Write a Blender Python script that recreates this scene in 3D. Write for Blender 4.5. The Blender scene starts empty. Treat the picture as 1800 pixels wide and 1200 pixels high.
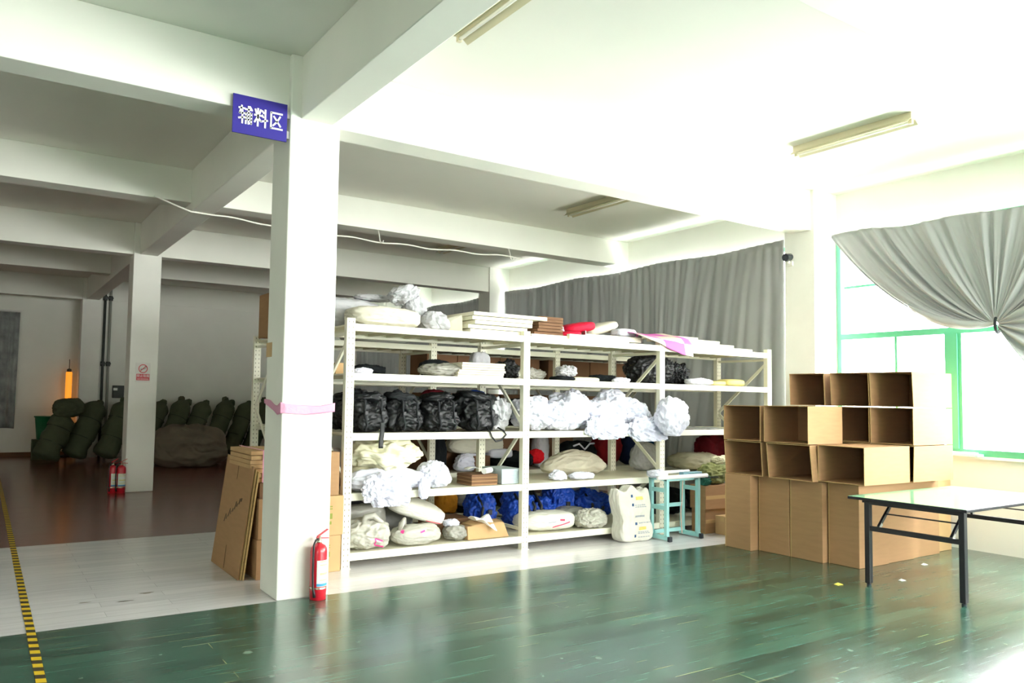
import bpy, bmesh, math, random
from mathutils import Vector, Matrix, noise
from mathutils.bvhtree import BVHTree

random.seed(7)
S = bpy.context.scene
COL = S.collection
PI = math.pi

# ------------------------------------------------------------------ materials
def lin(c):
    c = c / 255.0
    return c / 12.92 if c <= 0.04045 else ((c + 0.055) / 1.055) ** 2.4

def rgb(r, g, b):
    return (lin(r), lin(g), lin(b), 1.0)

def pm(name, col, rough=0.6, var=0.0, vscale=6.0, bump=0.0, bscale=40.0, spec=0.4, metal=0.0,
       transl=0.0, coat=0.0, emit=0.0, stretch=None, col2=None, alpha=1.0):
    m = bpy.data.materials.new(name)
    m.use_nodes = True
    nt = m.node_tree
    N, L = nt.nodes, nt.links
    p = N['Principled BSDF']
    p.inputs['Base Color'].default_value = col
    p.inputs['Roughness'].default_value = rough
    p.inputs['Specular IOR Level'].default_value = spec
    p.inputs['Metallic'].default_value = metal
    p.inputs['Coat Weight'].default_value = coat
    p.inputs['Coat Roughness'].default_value = 0.08
    if alpha < 1.0:
        p.inputs['Alpha'].default_value = alpha
    tc = N.new('ShaderNodeTexCoord')
    mp = N.new('ShaderNodeMapping')
    L.new(tc.outputs['Object'], mp.inputs['Vector'])
    if stretch:
        mp.inputs['Scale'].default_value = stretch
    if var > 0:
        nz = N.new('ShaderNodeTexNoise')
        nz.inputs['Scale'].default_value = vscale
        nz.inputs['Detail'].default_value = 5
        L.new(mp.outputs['Vector'], nz.inputs['Vector'])
        mx = N.new('ShaderNodeMix')
        mx.data_type = 'RGBA'
        c2 = col2 if col2 else tuple(c * (1 - var) for c in col[:3]) + (1,)
        mx.inputs[6].default_value = col
        mx.inputs[7].default_value = c2
        rp = N.new('ShaderNodeValToRGB')
        rp.color_ramp.elements[0].position = 0.35
        rp.color_ramp.elements[1].position = 0.7
        L.new(nz.outputs['Fac'], rp.inputs['Fac'])
        L.new(rp.outputs['Color'], mx.inputs[0])
        L.new(mx.outputs[2], p.inputs['Base Color'])
    if bump > 0:
        nb = N.new('ShaderNodeTexNoise')
        nb.inputs['Scale'].default_value = bscale
        nb.inputs['Detail'].default_value = 4
        L.new(mp.outputs['Vector'], nb.inputs['Vector'])
        bp = N.new('ShaderNodeBump')
        bp.inputs['Strength'].default_value = bump
        bp.inputs['Distance'].default_value = 0.02
        L.new(nb.outputs['Fac'], bp.inputs['Height'])
        L.new(bp.outputs['Normal'], p.inputs['Normal'])
    if emit > 0:
        p.inputs['Emission Color'].default_value = col
        p.inputs['Emission Strength'].default_value = emit
    if transl > 0:
        tr = N.new('ShaderNodeBsdfTranslucent')
        tr.inputs['Color'].default_value = col
        ms = N.new('ShaderNodeMixShader')
        ms.inputs['Fac'].default_value = transl
        L.new(p.outputs[0], ms.inputs[1])
        L.new(tr.outputs[0], ms.inputs[2])
        L.new(ms.outputs[0], N['Material Output'].inputs['Surface'])
    return m

def glass_mat(name, amount=0.06, tint=(1, 1, 1, 1)):
    m = bpy.data.materials.new(name)
    m.use_nodes = True
    nt = m.node_tree
    N, L = nt.nodes, nt.links
    N.remove(N['Principled BSDF'])
    t = N.new('ShaderNodeBsdfTransparent')
    t.inputs['Color'].default_value = tint
    g = N.new('ShaderNodeBsdfGlossy')
    g.inputs['Roughness'].default_value = 0.02
    ms = N.new('ShaderNodeMixShader')
    ms.inputs['Fac'].default_value = amount
    L.new(t.outputs[0], ms.inputs[1])
    L.new(g.outputs[0], ms.inputs[2])
    L.new(ms.outputs[0], N['Material Output'].inputs['Surface'])
    return m

def plank_mat(name, c1, c2, seam, rough, width, length, seam_w=0.004, wear=None, spec=0.5, coat=0.0, grain=0.75):
    """Boards along world X made with a brick texture; scratches and worn seams stay put on the boards."""
    m = bpy.data.materials.new(name)
    m.use_nodes = True
    nt = m.node_tree
    N, L = nt.nodes, nt.links
    p = N['Principled BSDF']
    tc = N.new('ShaderNodeTexCoord')
    br = N.new('ShaderNodeTexBrick')
    br.offset = 0.37
    br.inputs['Scale'].default_value = 1.0
    br.inputs['Brick Width'].default_value = length
    br.inputs['Row Height'].default_value = width
    br.inputs['Mortar Size'].default_value = seam_w
    br.inputs['Mortar Smooth'].default_value = 0.2
    br.inputs['Bias'].default_value = 0.0
    br.inputs['Color1'].default_value = c1
    br.inputs['Color2'].default_value = c2
    br.inputs['Mortar'].default_value = (0, 0, 0, 1)
    L.new(tc.outputs['Object'], br.inputs['Vector'])
    # grain
    mp = N.new('ShaderNodeMapping')
    mp.inputs['Scale'].default_value = (1.2, 22, 1)
    L.new(tc.outputs['Object'], mp.inputs['Vector'])
    nz = N.new('ShaderNodeTexNoise')
    nz.inputs['Scale'].default_value = 2.0
    nz.inputs['Detail'].default_value = 6
    L.new(mp.outputs['Vector'], nz.inputs['Vector'])
    mg = N.new('ShaderNodeMix'); mg.data_type = 'RGBA'; mg.blend_type = 'MULTIPLY'
    mg.inputs[0].default_value = grain
    rp = N.new('ShaderNodeValToRGB')
    rp.color_ramp.elements[0].position = 0.25
    rp.color_ramp.elements[0].color = (0.5, 0.5, 0.5, 1)
    rp.color_ramp.elements[1].position = 0.75
    rp.color_ramp.elements[1].color = (1.25, 1.25, 1.25, 1)
    L.new(nz.outputs['Fac'], rp.inputs['Fac'])
    L.new(br.outputs['Color'], mg.inputs[6])
    L.new(rp.outputs['Color'], mg.inputs[7])
    # seams: part worn to pale, part dark
    n2 = N.new('ShaderNodeTexNoise')
    n2.inputs['Scale'].default_value = 2.2
    n2.inputs['Detail'].default_value = 3
    L.new(tc.outputs['Object'], n2.inputs['Vector'])
    r2 = N.new('ShaderNodeValToRGB')
    r2.color_ramp.elements[0].position = 0.56
    r2.color_ramp.elements[1].position = 0.66
    r2.color_ramp.elements[0].color = tuple(c * 0.45 for c in c1[:3]) + (1,)
    r2.color_ramp.elements[1].color = seam
    L.new(n2.outputs['Fac'], r2.inputs['Fac'])
    ms = N.new('ShaderNodeMix'); ms.data_type = 'RGBA'
    L.new(br.outputs['Fac'], ms.inputs[0])
    L.new(mg.outputs[2], ms.inputs[6])
    L.new(r2.outputs['Color'], ms.inputs[7])
    out = ms.outputs[2]
    if wear:
        n3 = N.new('ShaderNodeTexNoise')
        n3.inputs['Scale'].default_value = 9.0
        n3.inputs['Detail'].default_value = 8
        L.new(tc.outputs['Object'], n3.inputs['Vector'])
        r3 = N.new('ShaderNodeValToRGB')
        r3.color_ramp.elements[0].position = 0.66
        r3.color_ramp.elements[1].position = 0.78
        L.new(n3.outputs['Fac'], r3.inputs['Fac'])
        mw = N.new('ShaderNodeMix'); mw.data_type = 'RGBA'
        L.new(r3.outputs['Color'], mw.inputs[0])
        L.new(out, mw.inputs[6])
        mw.inputs[7].default_value = wear
        out = mw.outputs[2]
    L.new(out, p.inputs['Base Color'])
    n4 = N.new('ShaderNodeTexNoise')
    n4.inputs['Scale'].default_value = 2.5
    n4.inputs['Detail'].default_value = 4
    L.new(tc.outputs['Object'], n4.inputs['Vector'])
    mr = N.new('ShaderNodeMapRange')
    mr.inputs['To Min'].default_value = rough * 0.75
    mr.inputs['To Max'].default_value = rough * 1.35
    L.new(nz.outputs['Fac'], mr.inputs['Value'])
    L.new(mr.outputs[0], p.inputs['Roughness'])
    p.inputs['Specular IOR Level'].default_value = spec
    p.inputs['Coat Weight'].default_value = coat
    p.inputs['Coat Roughness'].default_value = 0.2
    bp = N.new('ShaderNodeBump')
    bp.inputs['Strength'].default_value = 0.13
    bp.inputs['Distance'].default_value = 0.003
    bp.invert = True
    ad = N.new('ShaderNodeMath'); ad.operation = 'MULTIPLY_ADD'
    L.new(nz.outputs['Fac'], ad.inputs[0]); ad.inputs[1].default_value = 0.25
    L.new(br.outputs['Fac'], ad.inputs[2])
    L.new(ad.outputs[0], bp.inputs['Height'])
    L.new(bp.outputs['Normal'], p.inputs['Normal'])
    return m

def post_mat(name, col):
    """Painted steel with the column of small slots a rack upright has."""
    m = pm(name, col, 0.38, var=0.06, vscale=3)
    nt = m.node_tree
    N, L = nt.nodes, nt.links
    p = N['Principled BSDF']
    tc = N.new('ShaderNodeTexCoord')
    sx = N.new('ShaderNodeSeparateXYZ')
    L.new(tc.outputs['Object'], sx.inputs[0])
    def mth(op, a, b):
        n = N.new('ShaderNodeMath'); n.operation = op
        for i, v in enumerate((a, b)):
            if v is None: continue
            if isinstance(v, (int, float)): n.inputs[i].default_value = v
            else: L.new(v, n.inputs[i])
        return n.outputs[0]
    fz = mth('FRACT', mth('MULTIPLY', sx.outputs['Z'], 1 / 0.05), None)
    dz = mth('ABSOLUTE', mth('SUBTRACT', fz, 0.5), None)
    dx = mth('ABSOLUTE', mth('SUBTRACT', mth('ABSOLUTE', sx.outputs['X'], None), 0.02), None)
    hit = mth('MULTIPLY', mth('LESS_THAN', dz, 0.17), mth('LESS_THAN', dx, 0.004))
    mx = N.new('ShaderNodeMix'); mx.data_type = 'RGBA'
    L.new(hit, mx.inputs[0])
    src = p.inputs['Base Color'].links[0].from_socket
    L.new(src, mx.inputs[6])
    mx.inputs[7].default_value = rgb(120, 115, 95)
    L.new(mx.outputs[2], p.inputs['Base Color'])
    return m

def check_mat(name, a, b, sc):
    m = pm(name, a, 0.7)
    nt = m.node_tree
    N, L = nt.nodes, nt.links
    tc = N.new('ShaderNodeTexCoord')
    mp = N.new('ShaderNodeMapping')
    mp.inputs['Rotation'].default_value = (0, 0, 0)
    L.new(tc.outputs['UV'], mp.inputs['Vector'])
    ck = N.new('ShaderNodeTexChecker')
    ck.inputs['Scale'].default_value = sc
    ck.inputs['Color1'].default_value = a
    ck.inputs['Color2'].default_value = b
    L.new(mp.outputs['Vector'], ck.inputs['Vector'])
    L.new(ck.outputs['Color'], N['Principled BSDF'].inputs['Base Color'])
    return m

def stripe_mat(name, a, b, period):
    m = pm(name, a, 0.5)
    nt = m.node_tree
    N, L = nt.nodes, nt.links
    tc = N.new('ShaderNodeTexCoord')
    sx = N.new('ShaderNodeSeparateXYZ')
    L.new(tc.outputs['Object'], sx.inputs[0])
    ad = N.new('ShaderNodeMath'); ad.operation = 'MULTIPLY_ADD'
    L.new(sx.outputs['X'], ad.inputs[0]); ad.inputs[1].default_value = 0.35
    L.new(sx.outputs['Y'], ad.inputs[2])
    mu = N.new('ShaderNodeMath'); mu.operation = 'MULTIPLY'
    L.new(ad.outputs[0], mu.inputs[0]); mu.inputs[1].default_value = 1 / period
    fr = N.new('ShaderNodeMath'); fr.operation = 'FRACT'
    L.new(mu.outputs[0], fr.inputs[0])
    lt = N.new('ShaderNodeMath'); lt.operation = 'LESS_THAN'
    L.new(fr.outputs[0], lt.inputs[0]); lt.inputs[1].default_value = 0.5
    mx = N.new('ShaderNodeMix'); mx.data_type = 'RGBA'
    L.new(lt.outputs[0], mx.inputs[0])
    mx.inputs[6].default_value = a
    mx.inputs[7].default_value = b
    L.new(mx.outputs[2], N['Principled BSDF'].inputs['Base Color'])
    return m

M = {}
M['wall'] = pm('wall_paint', rgb(238, 238, 229), 0.75, var=0.05, vscale=1.3, bump=0.06, bscale=9, spec=0.25)
M['ceil'] = pm('ceiling_paint', rgb(236, 235, 226), 0.85, var=0.04, vscale=0.8, spec=0.2)
M['col'] = pm('column_paint', rgb(238, 238, 230), 0.7, var=0.06, vscale=2.2, bump=0.1, bscale=14, spec=0.25)
M['green_floor'] = plank_mat('green_boards', rgb(30, 70, 58), rgb(56, 104, 88), rgb(150, 156, 112), 0.24, 0.14, 1.25,
                             seam_w=0.0034, wear=rgb(120, 146, 130), spec=0.7, coat=0.5)
M['white_floor'] = plank_mat('white_boards', rgb(226, 224, 226), rgb(216, 214, 218), rgb(190, 186, 186), 0.2, 0.14, 1.25,
                             seam_w=0.0012, spec=0.5, coat=0.3, grain=0.2)
M['brown_floor'] = plank_mat('brown_boards', rgb(132, 68, 52), rgb(114, 56, 44), rgb(52, 28, 22), 0.2, 0.1, 1.0, seam_w=0.002,
                             spec=0.5, coat=0.2)
M['stain'] = pm('floor_scuff', rgb(120, 112, 100), 0.6)
M['hazard'] = stripe_mat('hazard_stripes', rgb(222, 186, 40), rgb(66, 58, 40), 0.13)
M['frame'] = pm('green_frame_paint', rgb(84, 168, 128), 0.4, var=0.08, vscale=3)
M['glass'] = glass_mat('window_glass', 0.05)
M['curtain'] = pm('grey_curtain', rgb(164, 166, 164), 0.45, var=0.05, vscale=3, bump=0.04, bscale=120, transl=0.13, spec=0.3)
M['curtain_far'] = pm('grey_far_curtain', rgb(160, 164, 162), 0.5, var=0.5, vscale=5, transl=0.1, stretch=(1, 3, 0.8))
M['rack_post'] = post_mat('rack_upright_paint', rgb(234, 231, 212))
M['rack'] = pm('rack_paint', rgb(236, 234, 216), 0.4, var=0.05, vscale=2)
M['rack_shelf'] = pm('rack_shelf_paint', rgb(226, 222, 198), 0.35, var=0.08, vscale=4)
M['card'] = pm('cardboard', rgb(168, 132, 96), 0.8, var=0.09, vscale=5, bump=0.06, bscale=90, spec=0.2, stretch=(1, 1, 6))
M['card_dark'] = pm('dark_cardboard', rgb(122, 90, 66), 0.8, var=0.12, vscale=5, spec=0.2)
M['card_pale'] = pm('pale_cardboard', rgb(192, 158, 114), 0.8, var=0.09, vscale=6, spec=0.2)
M['card_edge'] = pm('cardboard_edge', rgb(196, 164, 112), 0.85, var=0.2, vscale=60, spec=0.2)
M['print_dark'] = pm('dark_print', rgb(74, 60, 48), 0.8)
M['print_green'] = pm('green_print', rgb(132, 140, 62), 0.8)
M['tape'] = pm('packing_tape', rgb(200, 168, 120), 0.25)
M['table_top'] = pm('mint_laminate', rgb(150, 205, 165), 0.16, var=0.06, vscale=3, spec=0.6, coat=0.3)
M['table_edge'] = pm('black_edging', rgb(28, 28, 36), 0.35)
M['table_leg'] = pm('black_steel', rgb(24, 24, 30), 0.35, spec=0.5)
M['bolt'] = pm('steel_bolt', rgb(190, 190, 186), 0.3, metal=0.9)
M['stand'] = pm('pale_blue_paint', rgb(160, 214, 214), 0.4, var=0.05, vscale=4)
M['stand_white'] = pm('white_rail_paint', rgb(236, 236, 236), 0.35)
M['stand_blue'] = pm('blue_grey_rail', rgb(120, 160, 176), 0.4)
M['rubber'] = pm('dark_rubber', rgb(46, 52, 60), 0.7)
M['red'] = pm('extinguisher_red', rgb(196, 26, 46), 0.3, spec=0.5, coat=0.3)
M['red_dark'] = pm('far_extinguisher_red', rgb(186, 22, 30), 0.35)
M['label'] = pm('paper_label', rgb(226, 234, 226), 0.6)
M['label_blue'] = pm('label_blue', rgb(70, 150, 196), 0.6)
M['label_yellow'] = pm('label_yellow', rgb(226, 216, 130), 0.6)
M['chrome'] = pm('chrome_valve', rgb(196, 190, 170), 0.25, metal=0.9)
M['black'] = pm('black_plastic', rgb(30, 30, 32), 0.45)
M['sign_blue'] = pm('sign_blue', rgb(46, 36, 140), 0.4)
M['white_letter'] = pm('white_lettering', rgb(240, 240, 240), 0.5)
M['poster'] = pm('poster_white', rgb(226, 224, 218), 0.5)
M['poster_red'] = pm('poster_red', rgb(205, 70, 80), 0.5)
M['poster_grey'] = pm('poster_grey', rgb(110, 110, 112), 0.5)
M['lamp_body'] = pm('lamp_enamel', rgb(214, 206, 176), 0.4)
M['lamp_tube'] = pm('lamp_tube_glass', rgb(240, 240, 232), 0.25)
M['cable'] = pm('white_cable', rgb(228, 226, 216), 0.5)
M['pipe'] = pm('dark_pipe', rgb(58, 62, 58), 0.5)
M['pipe_light'] = pm('grey_pipe', rgb(150, 152, 142), 0.5)
M['camera_dark'] = pm('camera_dome', rgb(58, 62, 68), 0.25)
M['pink_plastic'] = pm('pink_plastic', rgb(240, 176, 206), 0.35, var=0.1, vscale=9, bump=0.3, bscale=25, transl=0.2)
M['duffel'] = pm('olive_canvas', rgb(84, 90, 68), 0.85, var=0.15, vscale=5, bump=0.2, bscale=30, spec=0.15)
M['duffel_band'] = pm('olive_seam', rgb(56, 60, 46), 0.9)
M['tarp'] = pm('drab_tarp', rgb(124, 114, 98), 0.85, var=0.12, vscale=3, bump=0.2, bscale=14, spec=0.15)
M['bucket'] = pm('green_plastic', rgb(20, 110, 62), 0.4)
M['orange_glow'] = pm('orange_added_glow', (1.0, 0.33, 0.03, 1), 0.5, emit=0.25)  # emission added to the orange tube to cast a warm glow nearby
def cloth(name, c, var=0.08, bump=0.2, bs=22, rough=0.85, transl=0.0, spec=0.15):
    M[name] = pm(name, c, rough, var=var, vscale=7, bump=bump, bscale=bs, spec=spec, transl=transl)
cloth('black_nylon', rgb(22, 24, 26), 0.35, 0.25, 14, rough=0.5, spec=0.4)
cloth('black_cloth', rgb(26, 30, 32), 0.3)
cloth('charcoal', rgb(48, 50, 52), 0.2)
cloth('white_cloth', rgb(216, 217, 231), 0.06, 0.2, 26)
cloth('cream_cloth', rgb(222, 219, 192), 0.06, 0.25, 18)
cloth('grey_cloth', rgb(150, 150, 148), 0.12)
cloth('white_grey_cloth', rgb(186, 186, 190), 0.1)
cloth('canvas', rgb(190, 182, 164), 0.1, 0.3, 30)
cloth('sack_white', rgb(214, 212, 202), 0.06, 0.35, 16, rough=0.6)
cloth('pillow_cream', rgb(212, 208, 192), 0.08, 0.3, 12)
cloth('poly_bag', rgb(208, 206, 194), 0.08, 0.5, 12, rough=0.3, transl=0.25, spec=0.5)
cloth('clear_bag', rgb(180, 178, 168), 0.15, 0.6, 14, rough=0.25, transl=0.3, spec=0.5)
cloth('blue_nylon', rgb(24, 70, 172), 0.35, 0.5, 12, rough=0.5, spec=0.35)
cloth('navy', rgb(22, 34, 66), 0.3)
cloth('blue_cloth', rgb(20, 64, 150), 0.3)
cloth('teal_blue', rgb(20, 96, 150), 0.1, 0.1)
cloth('dark_red', rgb(130, 22, 30), 0.3)
cloth('maroon', rgb(92, 16, 26), 0.3)
cloth('bright_red', rgb(212, 24, 34), 0.15)
cloth('crimson', rgb(206, 24, 56), 0.12, 0.15, rough=0.6)
cloth('salmon', rgb(214, 172, 156), 0.1)
cloth('khaki', rgb(176, 172, 150), 0.2)
cloth('olive_green', rgb(150, 156, 104), 0.35)
cloth('teal_green', rgb(60, 120, 104), 0.3)
cloth('orange_cloth', rgb(222, 150, 50), 0.2)
cloth('mauve_grey', rgb(196, 186, 190), 0.1)
cloth('yellow_pale', rgb(240, 226, 150), 0.06, 0.1, rough=0.4)
cloth('tan_cloth', rgb(205, 150, 90), 0.1, 0.2)
M['foam'] = pm('cream_foam', rgb(228, 218, 200), 0.8, var=0.08, vscale=12)
M['board'] = pm('cream_board', rgb(238, 234, 214), 0.5, var=0.05, vscale=4)
M['paper'] = pm('white_paper', rgb(240, 240, 236), 0.6)
M['pale_blue_paper'] = pm('pale_blue_paper', rgb(186, 200, 206), 0.6)
M['pink_print'] = pm('pink_print', rgb(236, 70, 150), 0.5)
M['red_print'] = pm('red_print', rgb(232, 60, 96), 0.5)
M['orange_print'] = pm('orange_print', rgb(240, 200, 110), 0.5)
M['blue_print'] = pm('blue_print', rgb(50, 84, 130), 0.5)
M['grey_print'] = pm('grey_print', rgb(150, 156, 168), 0.6)
M['pink_check'] = check_mat('pink_check_sheet', rgb(216, 100, 188), rgb(222, 206, 190), 3.0)
M['dust'] = pm('yellow_scrap', rgb(220, 206, 90), 0.6)

# ------------------------------------------------------------------ objects
def tag(o, label=None, cat=None, group=None, kind=None):
    if label: o['label'] = label
    if cat: o['category'] = cat
    if group: o['group'] = group
    if kind: o['kind'] = kind
    return o

def thing(name, label, cat, loc=(0, 0, 0), rz=0.0, group=None):
    o = bpy.data.objects.new(name, None)
    o.empty_display_size = 0.1
    COL.objects.link(o)
    o.location = loc
    o.rotation_euler = (0, 0, rz)
    return tag(o, label, cat, group)

class MB:
    def __init__(s):
        s.v, s.f, s.mi, s.uv = [], [], [], None
    def add(s, vs, fs, mi=0):
        b = len(s.v)
        s.v += [Vector(v) for v in vs]
        s.f += [tuple(i + b for i in f) for f in fs]
        s.mi += [mi] * len(fs)
        return s
    def box(s, a, b, mi=0, rz=0.0, mat=None):
        x0, y0, z0 = a; x1, y1, z1 = b
        vs = [Vector(p) for p in ((x0, y0, z0), (x1, y0, z0), (x1, y1, z0), (x0, y1, z0),
                                  (x0, y0, z1), (x1, y0, z1), (x1, y1, z1), (x0, y1, z1))]
        if rz:
            c = Vector(((x0 + x1) / 2, (y0 + y1) / 2, 0))
            R = Matrix.Rotation(rz, 3, 'Z')
            vs = [R @ (v - c) + c for v in vs]
        if mat: vs = [mat @ v for v in vs]
        return s.add(vs, [(0, 3, 2, 1), (4, 5, 6, 7), (0, 1, 5, 4), (1, 2, 6, 5), (2, 3, 7, 6), (3, 0, 4, 7)], mi)
    def bar(s, p, q, w, h, mi=0, up=(0, 0, 1)):
        p, q = Vector(p), Vector(q)
        d = (q - p).normalized()
        u = Vector(up)
        if abs(d.dot(u)) > 0.98: u = Vector((0, 1, 0))
        r = d.cross(u).normalized(); u = r.cross(d)
        vs = [e + r * w / 2 * a + u * h / 2 * b for e in (p, q) for a, b in ((-1, -1), (1, -1), (1, 1), (-1, 1))]
        return s.add(vs, [(3, 2, 1, 0), (4, 5, 6, 7), (0, 1, 5, 4), (1, 2, 6, 5), (2, 3, 7, 6), (3, 0, 4, 7)], mi)
    def tube(s, pts, r, n=8, mi=0):
        pts = [Vector(p) for p in pts]
        rs = r if isinstance(r, (list, tuple)) else [r] * len(pts)
        base = len(s.v)
        prev = None
        for i, p in enumerate(pts):
            d = (pts[min(i + 1, len(pts) - 1)] - pts[max(i - 1, 0)]).normalized()
            if prev is None:
                u = Vector((0, 0, 1)) if abs(d.z) < 0.9 else Vector((1, 0, 0))
            else: u = prev
            u = (u - d * u.dot(d)).normalized(); prev = u
            w = d.cross(u)
            for k in range(n):
                a = 2 * PI * k / n
                s.v.append(p + (u * math.cos(a) + w * math.sin(a)) * rs[i])
        for i in range(len(pts) - 1):
            for k in range(n):
                s.f.append((base + i * n + k, base + i * n + (k + 1) % n, base + (i + 1) * n + (k + 1) % n, base + (i + 1) * n + k))
                s.mi.append(mi)
        s.f.append(tuple(base + k for k in reversed(range(n)))); s.mi.append(mi)
        e = base + (len(pts) - 1) * n
        s.f.append(tuple(e + k for k in range(n))); s.mi.append(mi)
        return s
    def lathe(s, prof, c, n=24, mi=0):
        base = len(s.v)
        for r, z in prof:
            for k in range(n):
                a = 2 * PI * k / n
                s.v.append(Vector((c[0] + r * math.cos(a), c[1] + r * math.sin(a), c[2] + z)))
        for i in range(len(prof) - 1):
            for k in range(n):
                s.f.append((base + i * n + k, base + i * n + (k + 1) % n, base + (i + 1) * n + (k + 1) % n, base + (i + 1) * n + k)); s.mi.append(mi)
        s.f.append(tuple(base + k for k in reversed(range(n)))); s.mi.append(mi)
        e = base + (len(prof) - 1) * n
        s.f.append(tuple(e + k for k in range(n))); s.mi.append(mi)
        return s
    def arc_patch(s, c, r, a0, a1, z0, z1, n=12, mi=0):
        vs, fs = [], []
        for i in range(n + 1):
            a = a0 + (a1 - a0) * i / n
            for z in (z0, z1): vs.append((c[0] + r * math.cos(a), c[1] + r * math.sin(a), z))
        for i in range(n): fs.append((2 * i, 2 * i + 2, 2 * i + 3, 2 * i + 1))
        return s.add(vs, fs, mi)
    def grid(s, fn, nu, nv, mi=0):
        base = len(s.v)
        for i in range(nu + 1):
            for j in range(nv + 1):
                s.v.append(Vector(fn(i / nu, j / nv)))
        for i in range(nu):
            for j in range(nv):
                a = base + i * (nv + 1) + j
                s.f.append((a, a + nv + 1, a + nv + 2, a + 1)); s.mi.append(mi)
        return s
    def build(s, name, mats, parent=None, smooth=False, bevel=0.0, solid=0.0, uvgrid=False):
        if not isinstance(mats, (list, tuple)): mats = [mats]
        if parent is None:
            xs = [v.x for v in s.v]; ys = [v.y for v in s.v]; zs = [v.z for v in s.v]
            o0 = Vector(((min(xs) + max(xs)) / 2, (min(ys) + max(ys)) / 2, min(zs)))
        else:
            o0 = Vector((0, 0, 0))
            q = parent
            while q is not None:
                if q.get('_world'): o0 = o0 + Vector(q.location)
                q = q.parent
        me = bpy.data.meshes.new(name)
        me.from_pydata([v - o0 for v in s.v], [], s.f)
        for m in mats: me.materials.append(m)
        me.polygons.foreach_set('material_index', s.mi)
        if smooth: me.polygons.foreach_set('use_smooth', [True] * len(me.polygons))
        if s.uv:
            ul = me.uv_layers.new(name='UVMap')
            for lp in me.loops: ul.data[lp.index].uv = s.uv[lp.vertex_index]
        me.update()
        o = bpy.data.objects.new(name, me)
        COL.objects.link(o)
        if parent is None:
            o.location = o0
            o['_world'] = 1
        else:
            o.parent = parent
        if bevel:
            b = o.modifiers.new('bevel', 'BEVEL'); b.width = bevel; b.segments = 2; b.limit_method = 'ANGLE'
        if solid:
            b = o.modifiers.new('solid', 'SOLIDIFY'); b.thickness = solid; b.offset = 0
        return o

def wthing(name, label, cat, loc, group=None):
    """An Empty at loc whose parts are given in world coordinates."""
    o = thing(name, label, cat, loc, 0.0, group)
    o['_world'] = 1
    return o

def struct(o): return tag(o, kind='structure')

_ico = {}
def ico(d):
    if d not in _ico:
        bm = bmesh.new()
        bmesh.ops.create_icosphere(bm, subdivisions=d, radius=1.0)
        bm.verts.ensure_lookup_table()
        _ico[d] = ([v.co.copy() for v in bm.verts], [tuple(v.index for v in f.verts) for f in bm.faces])
        bm.free()
    return _ico[d]

def blob(c, size, seed=0, n=2.6, amp=0.10, freq=2.2, ridge=0.06, rfreq=4.0, d=5, rot=(0, 0, 0), flat=True,
         stripe=None, taper=0.0, drop=None):
    """A soft heap: superellipsoid with noise, creases and a flat underside resting at c.z. size = full extents."""
    vs, fs = ico(d)
    R = Matrix.Rotation(rot[2], 3, 'Z') @ Matrix.Rotation(rot[1], 3, 'Y') @ Matrix.Rotation(rot[0], 3, 'X')
    off = Vector((seed * 13.7, seed * 7.3, seed * 3.1))
    sc = Vector(size) / 2
    ms = min(size)
    out = []
    for p in vs:
        e = 2.0 / n
        l = (abs(p.x) ** n + abs(p.y) ** n + abs(p.z) ** n) ** (1 / n)
        q = p / l
        k = noise.fractal(p * freq + off, 1.0, 2.0, 4) * amp
        if ridge:
            k += (0.5 - abs(noise.noise(p * rfreq + off * 2)) * 2) * ridge
            k -= max(0, 0.25 - abs(noise.noise(p * rfreq * 0.6 + off)) * 2) * ridge * 2.0
        if stripe:
            ax, fr, am = stripe
            k += math.sin(p[ax] * fr + noise.noise(p * 2 + off) * 2.5) * am
        w = Vector((q.x * sc.x, q.y * sc.y, q.z * sc.z))
        if taper: w.x *= 1 - taper * (q.z * 0.5 + 0.5); w.y *= 1 - taper * (q.z * 0.5 + 0.5)
        nrm = Vector((p.x, p.y, p.z))
        w += nrm * k * ms * 0.55
        w = R @ w
        out.append(w)
    lo = min(v.z for v in out)
    res = []
    zb = -size[2] / 2 if not any(rot[:2]) else lo + 0.03 * size[2]
    for v in out:
        z = v.z
        if flat and z < zb: z = zb
        res.append(Vector((v.x + c[0], v.y + c[1], z - zb + c[2] + 0.002 if flat else z + c[2])))
    if drop:
        # cloth in front of an edge (y < y0) hangs down below it
        y0, amt = drop
        for i, v in enumerate(res):
            if v.y < y0:
                t = max(0.0, 1 - (v.z - c[2]) / (size[2] * 0.6))
                v.z -= amt * t * min(1, (y0 - v.y) / 0.05) * (0.75 + 0.5 * noise.noise(Vector((v.x * 9, seed, 0))))
    return res, fs

def lump(name, label, cat, c, size, mat, seed=0, group=None, **kw):
    vs, fs = blob(c, size, seed, **kw)
    o = MB().add(vs, fs).build(name, M[mat], smooth=True)
    return tag(o, label, cat, group)

def part_lump(name, parent, c, size, mat, seed=0, **kw):
    vs, fs = blob(c, size, seed, **kw)
    return MB().add(vs, fs).build(name, M[mat], parent, smooth=True)

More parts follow.
